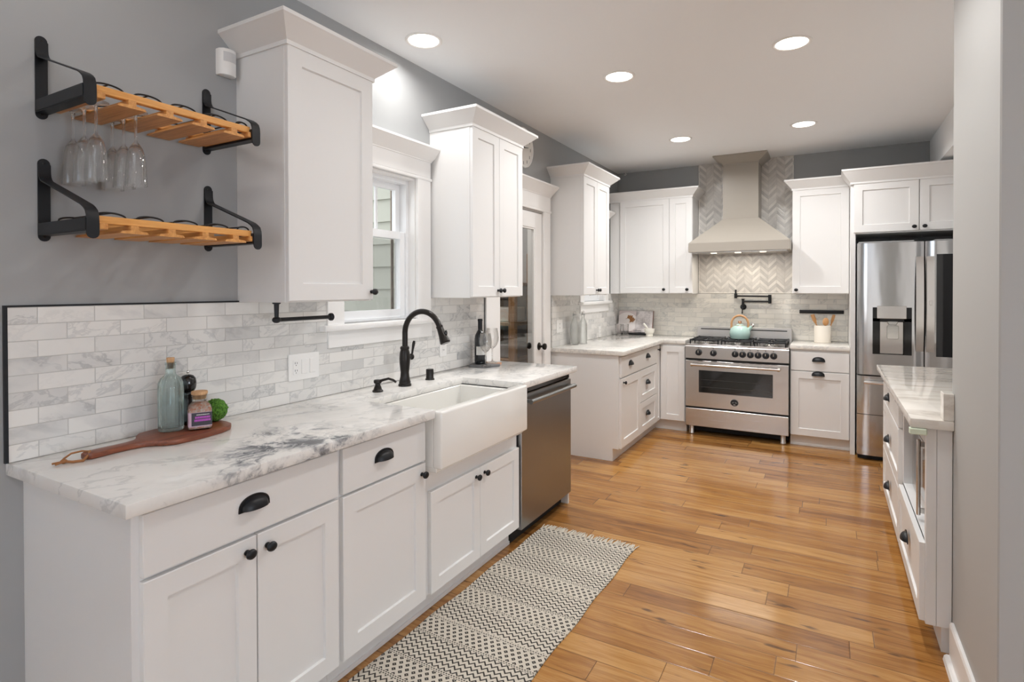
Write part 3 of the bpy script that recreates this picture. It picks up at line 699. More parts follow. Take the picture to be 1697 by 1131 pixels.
# --- uppers on the back wall
YU = 5.2105
cabinet('wide white corner wall cabinet left of the range hood', (.0105, YU, 0), 0, .881, 1.372, 2.372, .292, [door(.118, .645, 1.378, 2.362, knobs=[(.594, 1.416)]), door(.648, .878, 1.378, 2.362, knobs=[(.831, 1.416)])], crown=(0, .881, .072, .085, False, True), name='wall_cabinet')
cabinet('white single-door wall cabinet right of the range hood', (1.8025, YU, 0), 0, .4615, 1.372, 2.352, .292, [door(.003, .4585, 1.378, 2.346, rail=.062, knobs=[(.035, 1.41)])], crown=(0, .4615, .066, .085, True, False), name='wall_cabinet')
def fbody(mb):
    mb.box(-.0355, 0, .0, .60, 0, 2.318, .001); mb.box(.925, .955, .0, .60, 0, 2.318, .001); mb.box(0, .925, .0, .60, 1.885, 2.318, .001)
cabinet('white two-door cabinet and side panel built around the refrigerator', (2.301, 4.902, 0), 0, .925, 1.885, 2.318, .60, [door(-.014, .4365, 1.895, 2.312, rail=.062, knobs=[(.405, 1.925)]), door(.4425, .925, 1.895, 2.312, rail=.062, knobs=[(.474, 1.925)])], crown=(-.0355, .955, .070, .110, True, True), crown_depth=.205, name='refrigerator_cabinet', body=fbody)
# --- bases left run
FB = .604; DB = .6035
cabinet('white base cabinet under the cutting board with drawer and two doors', (FB, .035, 0), RL, .6655, 0, ZU, DB, [drawer(.018, .657, .702, .862, flat=True, cups=[(.328, .790)]), door(.018, .336, .110, .692, knobs=[(.303, .652)]), door(.340, .657, .110, .692, knobs=[(.372, .648)])], toe=True)
cabinet('white base cabinet with drawer and single door left of sink', (FB, .7015, 0), RL, .4915, 0, ZU, DB, [drawer(.012, .475, .700, .862, flat=True, cups=[(.220, .786)]), door(.012, .475, .110, .690, rail=.067, knobs=[(.448, .648)])], toe=True)
def sbody(mb):
    W = .810
    mb.box(0, W, 0, .019, .105, .640, .001); mb.box(.0015, W-.0015, .019, DB, .105, .640); mb.box(0, W, .052, DB, .0005, .105); mb.box(0, W, .046, .052, .0005, .018)
cabinet('white base cabinet with two short doors under the farmhouse sink', (FB, 1.1935, 0), RL, .810, 0, .64, DB, [door(.020, .408, .110, .552, rail=.055, knobs=[(.372, .515)]), door(.411, .803, .110, .552, rail=.055, knobs=[(.447, .517)])], body=sbody, name='sink_cabinet')
# --- back left corner base
def cbody(mb):
    # L-shaped carcass in world axes (thing at origin)
    mb.box(.001, .604, 3.730, 4.962, .105, ZU-.0005); mb.box(.001, .604, 4.962, YB-.001, .105, ZU-.0005); mb.box(.604, .872, 4.968, YB-.001, .105, ZU-.0005)
    mb.box(.001, .555, 3.730, YB-.001, .0005, .105); mb.box(.555, .872, 5.02, YB-.001, .0005, .105)
    mb.box(.001, .555, 3.726, 3.730, .0005, .105); mb.box(.001, .604, 3.726, 3.730, .105, ZU-.0005); mb.box(.545, .6055, 3.724, 3.728, .105, ZU-.0005)
t = thing('base_cabinet', 'white corner base cabinet with drawers left of the range', 'cabinet', (.604, 3.730, 0), RL)
mb = MB(); cbody(mb); bmesh.ops.transform(mb.bm, matrix=(Matrix.Translation((.604, 3.730, 0)) @ Matrix.Rotation(RL, 4, 'Z')).inverted(), verts=mb.bm.verts)
mb.build('body', 'cabinet_white', t, 0)
for F in [drawer(.018, 1.105, .690, .860, flat=True, cups=[(.262, .786), (.785, .792)]), door(.018, .548, .105, .680, rail=.065, knobs=[(.072, .645)]), drawer(.552, 1.105, .392, .680, rail=.06, cups=[(.785, .548)]), drawer(.552, 1.105, .105, .386, rail=.06, cups=[(.785, .258)]), door(1.110, 1.222, .105, .860, rail=.032, knobs=[(1.145, .818)])]:
    mb = MB()
    if F.get('flat'): mb.box(F['x0'], F['x1'], -.019, -.0005, F['z0'], F['z1'], .002)
    else: mb.shaker(F['x0'], F['x1'], F['z0'], F['z1'], -.0195, .019, F.get('rail', .06))
    d = mb.build(F['k'], 'cabinet_white', t, 0)
    for (x, z) in F.get('knobs', ()): MB().knob(x, z, -.0195).build('knob', 'black_iron', d, 50)
    for (x, z) in F.get('cups', ()): MB().cup(x, z, -.0195).build('cup_handle', 'black_iron', d, 50)
mb = MB(); mb.shaker(.632, .869, .112, .852, 4.949, .0185, .058); bmesh.ops.transform(mb.bm, matrix=(Matrix.Translation((.604, 3.730, 0)) @ Matrix.Rotation(RL, 4, 'Z')).inverted(), verts=mb.bm.verts)
mb.build('corner_door', 'cabinet_white', t, 0)
# --- right of range
cabinet('white base cabinet with drawer and pull-out door right of range', (1.8005, 4.972, 0), 0, .464, 0, ZU, .53, [drawer(.006, .458, .688, .852, flat=True, cups=[(.226, .788)]), door(.006, .458, .105, .680, rail=.062, cups=[(.223, .660)])], toe=True)
# --- right run (fronts face the sink wall); local x runs towards the viewer
RI = -PI/2; XI = 2.4375
cabinet('white three-drawer base cabinet at the far end of right run', (XI, 3.74, 0), RI, .950, 0, ZU, XR-XI-.001, [drawer(.02, .945, .702, .862, flat=True, cups=[(.40, .765)]), drawer(.02, .945, .402, .694, cups=[(.415, .520)], rail=.055), drawer(.02, .945, .110, .394, cups=[(.43, .245)], rail=.055)], toe=True)
def nbody(mb):
    W = .7885; D = XR-XI-.001
    # open niche above, drawer bay below
    mb.box(.0, .75, .019, D, .105, .420); mb.box(0, W-.034, 0, .019, .105, .430, .001); mb.box(0, .75, .052, D, .0005, .105)
    mb.box(0, .035, 0, D, .430, ZU-.0005, .001); mb.box(.0, .75, .30, D, .430, ZU-.0005); mb.box(0, .75, 0, .30, .420, .432)
    mb.box(.0, .75, .0, .019, .862, ZU-.0005)
    mb.box(W-.034, W, 0, .0335, .105, ZU-.0005, .001); mb.box(W-.03, W-.001, .0345, .0825, .105, ZU-.0005, .001); mb.box(W-.034, W-.02, .052, .0825, .0005, .105)
cabinet('white base cabinet with open microwave niche nearest the wall end', (XI, 2.789, 0), RI, .7885, 0, ZU, XR-XI-.001, [drawer(.018, .774, .110, .418, cups=[(.375, .285)], rail=.055)], body=nbody)
# microwave inside the niche
t = thing('microwave', 'stainless microwave oven sitting in the niche of right cabinet', 'microwave', (2.483, 2.39, .4325), RI)
MB().box(-.34, .34, .012, .215, .0, .37, .003).build('case', 'steel_range', t, 0)
MB().box(-.34, .18, -.012, .0115, .005, .365, .003).build('door', 'steel_range', t, 0)
MB().box(-.27, .10, -.0135, -.0122, .06, .31).build('door_glass', 'oven_glass', t, 0)
MB().box(.184, .34, -.010, .0115, .005, .365, .003).build('control_panel', 'oven_glass', t, 0)
mb = MB(); mb.box(.145, .165, -.05, -.036, .02, .345, .004, 2); mb.box(.148, .162, -.036, -.012, .03, .05); mb.box(.148, .162, -.036, -.012, .315, .335); mb.build('handle', 'steel_handle', t, 0)

# ================================================================= SINK, FAUCET, DISHWASHER
mb = MB()
mb.box(.640, .690, 1.1985, 1.9745, .660, .906, .010, 3)
z0, z1 = .660, .8755
mb.box(.236, .268, 1.2005, 1.9725, z0, z1, .004); mb.box(.262, .645, 1.2005, 1.228, z0, z1, .004); mb.box(.262, .645, 1.945, 1.9725, z0, z1, .004); mb.box(.240, .660, 1.2025, 1.9705, .641, .672, .004)
t = tag(mb.build('farmhouse_sink', 'fireclay', None, 35), 'white fireclay farmhouse sink with plain apron front', 'sink')
MB().lathe([(.044,0),(.044,.003),(.034,.004),(.03,.002),(0,.002)], (.45, 1.585, .6722), 24).build('drain', 'chrome', t, 50)

t = thing('faucet', 'dark bronze gooseneck faucet with pull-down spray head at sink', 'faucet', (.160, 1.592, ZT))
MB().lathe([(.034,0),(.034,.010),(.030,.014),(.031,.022),(.029,.026),(.024,.05),(.0225,.072),(.024,.085),(.0275,.12),(.0285,.145),(.026,.175),(.0215,.192),(.024,.195),(.024,.204),(.0215,.207),(.018,.210),(0,.210)], (0, 0, 0), 28).build('body', 'bronze_black', t, 50)
pts = [(.002, 0, .20), (.002, 0, .235), (.002, 0, .272)] + [(p[0], 0, p[1]) for p in arc(.118, .278, .116, 178, 24, 22)]
a = math.radians(24); ex = Vector((.118+.116*math.cos(a), 0, .278+.116*math.sin(a))); dr = Vector((.42, 0, -.91)).normalized()
pts.append(tuple(ex + dr*.01)); MB().tube(pts, .0145, 14).build('neck', 'bronze_black', t, 60)
mb = MB(); P0 = ex + dr*.004
mb.tube([P0, P0+dr*.008, P0+dr*.010, P0+dr*.050, P0+dr*.085, P0+dr*.088, P0+dr*.094], [.018, .018, .0165, .0205, .0265, .0275, .024], 18); h = mb.build('spray_head', 'bronze_black', t, 40)
mb = MB(); q = P0+dr*.05+Vector((.021, 0, .010)); mb.ball(q, .009, (.7, 1, 1.9), 12, 8); mb.build('button', 'black_gloss', h, 60)
mb = MB(); mb.tube([(0, .02, .148), (0, .045, .148), (0, .052, .148)], [.012, .012, .010], 14); mb.ball((0, .055, .148), .017, (1, .7, 1), 14, 10)
mb.tube([(.002, .056, .155), (.004, .060, .185), (.006, .066, .218), (.007, .069, .232)], [.0055, .0060, .0085, .006], 12); mb.build('lever', 'bronze_black', t, 50)

t = thing('soap_dispenser', 'dark bronze soap pump with curved spout beside the faucet', 'soap dispenser', (.155, 1.393, ZT))
MB().lathe([(.026,0),(.027,.006),(.021,.012),(.018,.022),(.016,.028),(.013,.032),(.013,.040),(.019,.044),(.020,.056),(.017,.060),(0,.061)], (0,0,0), 24).build('base', 'bronze_black', t, 50)
MB().tube([(.010, .002, .052), (.03, .006, .060), (.06, .012, .068), (.085, .018, .062), (.10, .021, .052)], [.008, .0065, .006, .006, .0055], 12).build('spout', 'bronze_black', t, 60)
tag(MB().lathe([(.026,0),(.026,.006),(.0215,.009),(.0215,.056),(.019,.060),(0,.0605)], (.15, 1.818, ZT), 28).build('air_gap', 'bronze_black', None, 50), 'short dark cylindrical cap on the counter right of the faucet', 'air gap')

t = thing('dishwasher', 'stainless dishwasher with bar handle right of the sink cabinet', 'dishwasher', (.605, 2.012, 0), RL)
MB().box(.004, .690, .02, .58, .10, .870).build('body', 'dark_gap', t, 0)
MB().box(.006, .690, -.022, .018, .085, .835, .003).build('door', 'steel_dishwasher', t, 0)
MB().box(.008, .690, -.010, .018, .838, .868, .002).build('control_strip', 'black_gloss', t, 0)
mb = MB(); mb.tube([(.045, -.062, .795), (.665, -.062, .795)], .0135, 14); mb.box(.052, .078, -.058, -.022, .786, .804, .002); mb.box(.632, .658, -.058, -.022, .786, .804, .002); mb.build('handle', 'steel_dishwasher', t, 40)
MB().box(.004, .690, .05, .07, .0005, .099).build('toe_panel', 'dark_gap', t, 0)
tag(MB().box(.001, .604, 2.7035, 2.7215, .0005, ZU-.0005).build('end_panel', 'cabinet_white', None, 0), 'narrow white panel closing the far side of the dishwasher', 'panel')

# ================================================================= RANGE
t = thing('range_cooker', 'wide stainless gas range with six black-grated burners', 'range', (.882, 4.929, 0))
W = .912
MB().box(.004, W-.004, .03, .555, .090, .868).build('body', 'steel_range', t, 0)
MB().box(.01, W-.01, .16, .50, .01, .09).build('toe_recess', 'dark_gap', t, 0)
mb = MB(); mb.prism([(-.012, .748), (.030, .748), (.030, .872), (-.004, .872), (-.012, .862)], 0, W, 'x', .001); cp = mb.build('control_panel', 'steel_range', t, 0)
mb = MB(); mb.box(0, W, -.006, .555, .872, .886, .003); mb.build('cooktop', 'steel_range', t, 0)
for kx in (.127, .262, .457, .522, .590, .655, .720, .786):
    k = MB().lathe([(.030,0),(.030,.004),(.024,.006),(.0275,.012),(.0265,.030),(.023,.034),(0,.035)], (kx, -.012, .806), 24, '-y').build('knob', 'black_iron', t, 40)
    MB().box(kx-.003, kx+.003, -.0475, -.046, .806, .828).build('pointer', 'chrome', k, 0)
    MB().box(kx-.006, kx+.004, -.0128, -.0122, .846, .852).build('marking', 'dark_gap', cp, 0)
MB().box(.004, W-.004, .0, .03, .728, .747).build('upper_gap', 'dark_gap', t, 0)
MB().box(.004, W-.004, .0, .03, .262, .278).build('lower_gap', 'dark_gap', t, 0)
d = MB().box(.002, W-.002, -.014, .029, .279, .727, .003).build('oven_door', 'steel_range', t, 0)
MB().box(.128, .780, -.0155, -.0142, .421, .636).build('window', 'oven_glass', d, 0)
mb = MB()
for z in (.475, .545): mb.box(.15, .76, -.0161, -.0157, z, z+.003)
mb.build('rack_line', 'rack_wire', d, 0)
mb = MB(); mb.tube([(.072, -.062, .690), (.83, -.062, .690)], .0125, 16); mb.tube([(.062, -.062, .690), (.080, -.062, .690)], .0165, 16); mb.tube([(.822, -.062, .690), (.842, -.062, .690)], .0165, 16)
mb.box(.064, .082, -.055, -.013, .682, .698, .003); mb.box(.822, .840, -.055, -.013, .682, .698, .003); mb.build('handle', 'steel_handle', d, 40)
e = MB().lathe([(.036,0),(.036,.003),(.032,.0045),(0,.0045)], (.452, -.014, .348), 32, '-y', (1, .92)).build('emblem', 'black_iron', d, 40)
mb = MB(); mb.lathe([(.036,0),(.036,.005),(.033,.005),(.033,0)], (.452, -.0145, .348), 32, '-y', (1, .92), False)
for s_ in (-1, 1):
    for q, an in enumerate((8, 26, 44, 62)):
        c, s2 = math.cos(math.radians(an)), math.sin(math.radians(an)); r0, r1 = .010, .027-.003*q
        mb.tube([(.452+s_*r0*c, -.0192, .343+r0*s2), (.452+s_*r1*c, -.0192, .343+r1*s2*.9)], [.0014, .0009], 6)
mb.box(.444, .460, -.0198, -.0186, .330, .336); mb.box(.440, .464, -.0198, -.0186, .324, .328)
mb.build('crest', 'pewter', e, 40)
MB().box(.002, W-.002, -.012, .029, .090, .261, .003).build('warming_drawer', 'steel_range', t, 0)
for (x, y) in ((.052, .045), (W-.052, .045), (.052, .45), (W-.052, .45)): MB().lathe([(.024,0),(.026,.006),(.026,.012),(.0235,.016),(.0235,.089),(0,.089)], (x, y, .0005), 20).build('leg', 'steel_handle', t, 40)
mb = MB(); mb.prism(rrect(.012, W-.004, .886, 1.030, .012, 4), .500, .553, 'y', .002); bgd = mb.build('backguard', 'steel_satin', t, 0)
MB().box(.05, W-.045, .4985, .4998, .998, 1.008).build('vent_slot', 'dark_gap', bgd, 0)
bx = [(.165, .155, .042), (.165, .375, .036), (.456, .155, .036), (.456, .375, .048), (.75, .155, .048), (.75, .375, .036)]
for (x, y, r) in bx:
    bo = MB().lathe([(r+.018,0),(r+.018,.006),(r,.010),(r*.9,.018),(0,.018)], (x, y, .886), 24).build('burner', 'chrome', t, 40)
    MB().lathe([(r*.8,0),(r*.82,.006),(r*.6,.010),(0,.011)], (x, y, .904), 24).build('burner_cap', 'black_iron', bo, 40)
for gx in (.165, .456, .75):
    mb = MB(); x0, x1 = gx-.135, gx+.135; y0, y1 = .045, .485; zt = .926
    for (a0, a1, c0, c1) in ((x0, x1, y0, y0+.010), (x0, x1, y1-.010, y1), (x0, x0+.010, y0, y1), (x1-.010, x1, y0, y1), (x0, x1, .26, .270)): mb.box(a0, a1, c0, c1, zt-.012, zt, .002)
    for cy in (.155, .375):
        for an in range(0, 360, 45):
            c, s2 = math.cos(math.radians(an)), math.sin(math.radians(an)); ro = .128 if an % 90 == 0 else .14
            ro = min(ro, .13/abs(c) if abs(c) > .1 else 9, .105/abs(s2) if abs(s2) > .1 else 9)
            p0 = Vector((gx+.028*c, cy+.028*s2, zt-.004)); p1 = Vector((gx+ro*c, cy+ro*s2, zt-.004)); mb.tube([p0, p1], .0052, 6)
    for (px, py) in ((x0+.005, y0+.005), (x1-.005, y0+.005), (x0+.005, y1-.005), (x1-.005, y1-.005), (x0+.005, .265), (x1-.005, .265)):
        mb.box(px-.006, px+.006, py-.006, py+.006, .886, zt+.004, .001)
    mb.build('grate', 'black_iron', t, 40)

# kettle
t = thing('kettle', 'mint green enamel kettle with wooden arch handle on range', 'kettle', (1.338, 5.245, .9262))
MB().lathe([(.070,0),(.084,.004),(.094,.03),(.097,.055),(.092,.085),(.076,.112),(.052,.128),(.046,.131),(0,.131)], (0,0,0), 36).build('body', 'mint_enamel', t, 50)
ld = MB().lathe([(.047,.129),(.047,.133),(.042,.137),(.02,.146),(.0,.148)], (0,0,0), 32).build('lid', 'mint_enamel', t, 50)
mb = MB(); mb.lathe([(.008,.145),(.008,.152),(.016,.157),(.019,.167),(.014,.176),(0,.178)], (0,0,0), 20); mb.build('lid_knob', 'copper', ld, 50)
MB().lathe([(.046,.1335),(.047,.1345),(.046,.1375),(.044,.1375)], (0,0,0), 32, cap=False).build('lid_rim', 'copper', ld, 50)
mb = MB(); pts = [(.078*math.cos(math.radians(a)), 0, .145+.085*math.sin(math.radians(a))) for a in range(-10, 191, 10)]
pts = [(.080, 0, .105)] + pts + [(-.080, 0, .105)]; mb.tube(pts, .0085, 12, flat=1.25); mb.build('handle', 'kettle_wood', t, 60)
mb = MB(); mb.tube([(.070, 0, .080), (.095, 0, .110), (.112, 0, .130)], [.022, .017, .013], 16); mb.build('spout', 'mint_enamel', t, 50)
mb = MB(); mb.tube([(.110, 0, .127), (.122, 0, .141), (.128, 0, .148)], [.0155, .0155, .011], 16); mb.tube([(.104, 0, .142), (.110, 0, .158), (.104, 0, .170)], [.005, .008, .006], 10); mb.build('whistle', 'chrome', t, 50)

# pot filler
t = thing('pot_filler', 'black folding pot filler faucet on wall above the range', 'pot filler', (1.340, YB-.0105, 1.236))
MB().lathe([(.030,0),(.030,.004),(.022,.010),(.014,.012),(.014,.040),(0,.040)], (0,0,0), 24, '-y').build('flange', 'black_iron', t, 50)
mb = MB(); mb.tube([(0, -.032, 0), (0, -.032, .072)], .0125, 14); mb.tube([(0, -.032, .072), (0, -.032, .084)], .015, 14); mb.tube([(0, -.032, .056), (.25, -.032, .056)], .0095, 14); mb.tube([(.25, -.032, .038), (.25, -.032, .125)], .0155, 14); mb.build('lower_arm', 'black_iron', t, 50)
mb = MB(); mb.tube([(.25, -.032, .108), (-.07, -.032, .112)], .0095, 14); mb.tube([(-.07, -.032, .088), (-.07, -.032, .135)], .0145, 14); mb.tube([(-.07, -.032, .135), (-.07, -.032, .160)], [.010, .007], 14); mb.tube([(-.07, -.032, .158), (-.07, -.032, .176)], .009, 14); mb.build('upper_arm', 'black_iron', t, 50)
mb = MB(); mb.tube([(0, -.045, -.005), (-.004, -.050, -.035), (-.006, -.050, -.068)], [.006, .005, .007], 10); mb.build('lever', 'black_iron', t, 50)

# knife strip, crock, utensils
tag(MB().box(1.853, 2.229, YB-.028, YB-.0105, 1.180, 1.214, .004, 2).build('magnetic_knife_strip', 'black_iron', None, 35), 'black magnetic knife strip on tile above the utensil crock', 'knife strip')
cx, cy = 2.052, 5.335
tag(MB().lathe([(0,0),(.066,0),(.0695,.004),(.0695,.158),(.068,.161),(.064,.161),(.0635,.010),(0,.009)], (cx, cy, ZT), 40, cap=False).build('utensil_crock', 'cream_ceramic', None, 40), 'cream ceramic crock holding wooden utensils right of range', 'crock')
def utensil(label, p0, p1, w, kind):
    d = Vector(p1)-Vector(p0); L = d.length
    mb = MB(); mb.tube([(0,0,0), (0,0,L*.68)], [.0055, .006], 10)
    if kind == 'spoon': mb.ball((0, 0, L*.84), L*.17, (w/(L*.17), .22, 1), 16, 12)
    else: mb.prism([(-w*.45, L*.66), (w*.45, L*.66), (w, L*.80), (w*.95, L), (-w*.95, L), (-w, L*.80)], -.004, .004, 'y', .002)
    o = mb.build('wooden_spoon' if kind == 'spoon' else 'wooden_spatula', 'utensil_wood', None, 50); o.location = p0
    o.rotation_mode = 'QUATERNION'; o.rotation_quaternion = Vector((0, 0, 1)).rotation_difference(d.normalized()); return tag(o, label, 'utensil', 'wooden utensils in the crock')
utensil('wooden spatula leaning left out of the cream crock', (cx+.005, cy+.012, ZT+.012), (cx-.085, cy+.018, ZT+.262), .017, 'flat')
utensil('round wooden spoon upright in the cream crock', (cx+.012, cy-.030, ZT+.012), (cx+.030, cy-.024, ZT+.232), .026, 'spoon')
utensil('slim wooden spatula leaning right out of the cream crock', (cx+.030, cy+.030, ZT+.012), (cx+.095, cy+.036, ZT+.262), .013, 'flat')

# ================================================================= HOOD
t = thing('range_hood', 'taupe painted chimney range hood above the gas range', 'range hood', (1.346, YB-.0165, 0))
hw = .452; hd = .50
mb = MB(); mb.box(-hw, hw, -hd, -.0005, 1.780, 1.872, .003); band = mb.build('canopy_band', 'hood_taupe', t, 0)
mb = MB(); b0, b1 = 1.8725, 2.112; cw = .166; cd = .28
vs = [(-hw+.004, -hd+.004, b0), (hw-.004, -hd+.004, b0), (hw-.004, -.0005, b0), (-hw+.004, -.0005, b0), (-cw, -cd, b1), (cw, -cd, b1), (cw, -.0005, b1), (-cw, -.0005, b1)]
mb.faces(vs, [(3,2,1,0),(4,5,6,7),(0,1,5,4),(1,2,6,5),(2,3,7,6),(3,0,4,7)]); mb.build('canopy', 'hood_taupe', t, 0)
MB().box(-cw+.004, cw-.004, -cd+.004, -.0005, b1+.0005, 2.665).build('chimney', 'hood_taupe', t, 0)
MB().crown(-cw+.004, cw-.004, -cd+.004, -.0005, 2.658, .085, ZC-.001-2.658).build('chimney_crown', 'hood_taupe', t, 0)
MB().box(-hw+.03, hw-.03, -hd+.03, -.03, 1.774, 1.7795).build('filter_panel', 'steel_range', t, 0)
for q in (-.22, 0, .22): MB().box(q-.028, q+.028, -.46, -.43, 1.764, 1.7738, .003).build('lamp', 'hood_lamp_lens', t, 0)
area_light('hood_lamp_glow', (1.346, YB-.30, 1.760), (0, 0, 0), .6, .12, 3.0, (1.0, .90, .76))

# ================================================================= REFRIGERATOR
t = thing('refrigerator', 'stainless french door refrigerator with ice dispenser and dark glass panel', 'refrigerator', (2.309, 4.765, 0))
W = .908; sm = W/2-.004
MB().box(.004, W-.004, .085, .70, .03, 1.775, .004).build('body', 'plastic_grey', t, 0)
MB().box(.01, W-.01, .06, .5, .0005, .03).build('toe_grille', 'dark_gap', t, 0)
mb = MB(); mb.box(.01, .39, .02, .3, 1.7755, 1.808, .004); mb.box(.52, W-.01, .02, .3, 1.7755, 1.808, .004); mb.build('hinge_cover', 'plastic_grey', t, 0)
# left door: built round the dispenser opening
dx0, dx1, dz0, dz1 = .108, .372, .885, 1.268; zl, zh = .712, 1.795
def bowed(mb, x0, x1, z0, z1, hole=None, sag=.006, n=12):
    """a door leaf whose front bows forward a little, with an optional rectangular hole"""
    xs = sorted(set([x0+(x1-x0)*i/n for i in range(n+1)] + ([hole[0], hole[1]] if hole else []))); zs = [z0, z1] if not hole else [z0, hole[2], hole[3], z1]
    def yf(x): q = 2*(x-x0)/(x1-x0)-1; return -sag*(1-q*q) + .012*max(0, abs(q)-.965)/.035
    G = [[mb.bm.verts.new((x, yf(x), z)) for z in zs] for x in xs]; B = [[mb.bm.verts.new((x, .08, z)) for z in (z0, z1)] for x in xs]; new = []
    for i in range(len(xs)-1):
        for j in range(len(zs)-1):
            if hole and j == 1 and xs[i] >= hole[0]-1e-6 and xs[i+1] <= hole[1]+1e-6: continue
            new.append(mb.bm.faces.new((G[i][j], G[i+1][j], G[i+1][j+1], G[i][j+1])))
        new.append(mb.bm.faces.new((G[i][-1], G[i+1][-1], B[i+1][1], B[i][1]))); new.append(mb.bm.faces.new((G[i][0], B[i][0], B[i+1][0], G[i+1][0])))
        new.append(mb.bm.faces.new((B[i][0], B[i][1], B[i+1][1], B[i+1][0])))
    for g, q in ((G[0], B[0]), (G[-1], B[-1])): new.append(mb.bm.faces.new([*g, q[1], q[0]]))
    if hole:
        hx = [i for i, x in enumerate(xs) if hole[0]-1e-6 <= x <= hole[1]+1e-6]
        for z_i in (1, 2):
            bk = [mb.bm.verts.new((xs[i], .075, zs[z_i])) for i in hx]
            for k in range(len(hx)-1): new.append(mb.bm.faces.new((G[hx[k]][z_i], G[hx[k+1]][z_i], bk[k+1], bk[k])))
        for i in (hx[0], hx[-1]):
            bk = [mb.bm.verts.new((xs[i], .075, zs[q])) for q in (1, 2)]; new.append(mb.bm.faces.new((G[i][1], G[i][2], bk[1], bk[0])))
    bmesh.ops.recalc_face_normals(mb.bm, faces=new); return mb
mb = bowed(MB(), 0, sm, zl, zh, (dx0, dx1, dz0, dz1))
dl = mb.build('left_door', 'steel_fridge', t, 40)
mb = MB(); mb.box(dx0+.0005, dx0+.05, .0015, .0745, dz0+.0005, dz1-.0005); mb.box(dx1-.05, dx1-.0005, .0015, .0745, dz0+.0005, dz1-.0005); mb.box(dx0+.05, dx1-.05, .055, .0745, dz0+.0005, dz1-.0005); mb.box(dx0+.0005, dx1-.0005, .0015, .0745, dz1-.115, dz1-.0905); 
disp = mb.build('dispenser_recess', 'black_gloss', dl, 0)
MB().box(dx0+.05, dx1-.05, .035, .0548, dz0+.002, dz1-.116, .004).build('dispenser_back', 'steel_handle', dl, 0)
MB().box(dx0+.03, dx1-.035, -.012, .030, dz1-.092, dz1+.012, .003).build('display_panel', 'steel_handle', dl, 0)
mb = MB(); mb.prism([(.195, 1.175), (.295, 1.175), (.270, 1.125), (.220, 1.125)], .004, .034, 'y', .003); mb.prism(rrect(.208, .288, 1.01, 1.120, .010), .022, .0345, 'y', .002); mb.build('water_paddle', 'chrome', dl, 0)
def bow_handle(x0, x1, z0, z1, par):
    mb = MB(); n = 14; pr = []
    for i in range(n+1):
        q = i/n; pr.append((-.008 - .030*math.sin(PI*q)**.6, z0+(z1-z0)*q))
    A = [[mb.bm.verts.new((x, y, z)) for x in (x0, x1)] for (y, z) in pr]; B = [[mb.bm.verts.new((x, min(y+.014, -.0005), z)) for x in (x0, x1)] for (y, z) in pr]
    fl = []
    for i in range(n):
        fl += [mb.bm.faces.new((A[i][0], A[i][1], A[i+1][1], A[i+1][0])), mb.bm.faces.new((B[i][0], B[i+1][0], B[i+1][1], B[i][1])), mb.bm.faces.new((A[i][0], A[i+1][0], B[i+1][0], B[i][0])), mb.bm.faces.new((A[i][1], B[i][1], B[i+1][1], A[i+1][1]))]
    fl += [mb.bm.faces.new((A[0][0], B[0][0], B[0][1], A[0][1])), mb.bm.faces.new((A[n][0], A[n][1], B[n][1], B[n][0]))]
    bmesh.ops.recalc_face_normals(mb.bm, faces=fl); return mb.build('handle', 'steel_handle', par, 40)
bow_handle(sm-.054, sm-.004, .92, 1.675, dl)
dr2 = bowed(MB(), sm+.008, W, zl, zh).build('right_door', 'steel_fridge', t, 40)
bow_handle(sm+.014, sm+.064, .92, 1.675, dr2)
MB().box(sm+.078, W-.03, -.0085, -.0002, .885, 1.69, .001).build('glass_panel', 'smoked_glass', dr2, 0)
MB().box(sm+.030, sm+.048, -.040, -.0355, 1.29, 1.325, .002).build('button', 'steel_handle', dr2, 0)
fz = bowed(MB(), 0, W, .385, .700, None, .006, 20).build('freezer_drawer', 'steel_fridge', t, 40)
mb = MB(); mb.prism(rrect(.045, W-.045, .640, .668, .010), -.048, -.030, 'y', .004, 2); mb.box(.07, .09, -.032, -.0005, .644, .664); mb.box(W-.09, W-.07, -.032, -.0005, .644, .664); mb.build('handle', 'steel_handle', fz, 40)
fz = bowed(MB(), 0, W, .045, .380, None, .006, 20).build('freezer_drawer', 'steel_fridge', t, 40)

# ================================================================= WINE GLASS RACKS
def bracket_mesh(yc, s_):
    mb = MB(); hw = .016
    # wall plate with rounded ends
    pl = [(yc+p[0]-0, p[1]) for p in arc(0, 2.184, hw, 0, 180, 8)] + [(yc+p[0], p[1]) for p in arc(0, 1.962, hw, 180, 360, 8)]
    mb.prism(pl, .0005, .004, 'x')
    # top strap: leaves the plate, slopes forward, folds down in front
    path = [(.0045, 2.182), (.0047, 2.160), (.007, 2.146), (.013, 2.135), (.022, 2.127), (.10, 2.0985), (.20, 2.062), (.262, 2.039), (.278, 2.030), (.289, 2.021), (.2945, 2.008), (.2960, 1.992), (.2960, 1.962)]
    mb.ribbon(path, yc-hw, yc+hw, .004)
    tab = [(yc+p[0], p[1]) for p in arc(0, 1.958, hw, 180, 360, 8)]; mb.prism(tab + [(yc+hw, 1.963), (yc-hw, 1.963)], .2960, .3000, 'x')
    # lower angle bar
    mb.box(.004, .296, yc-hw*s_-.0015, yc-hw*s_+.0015, 1.966, 2.000); mb.box(.004, .296, yc-hw, yc+hw, 1.963, 1.9665)
    return mb
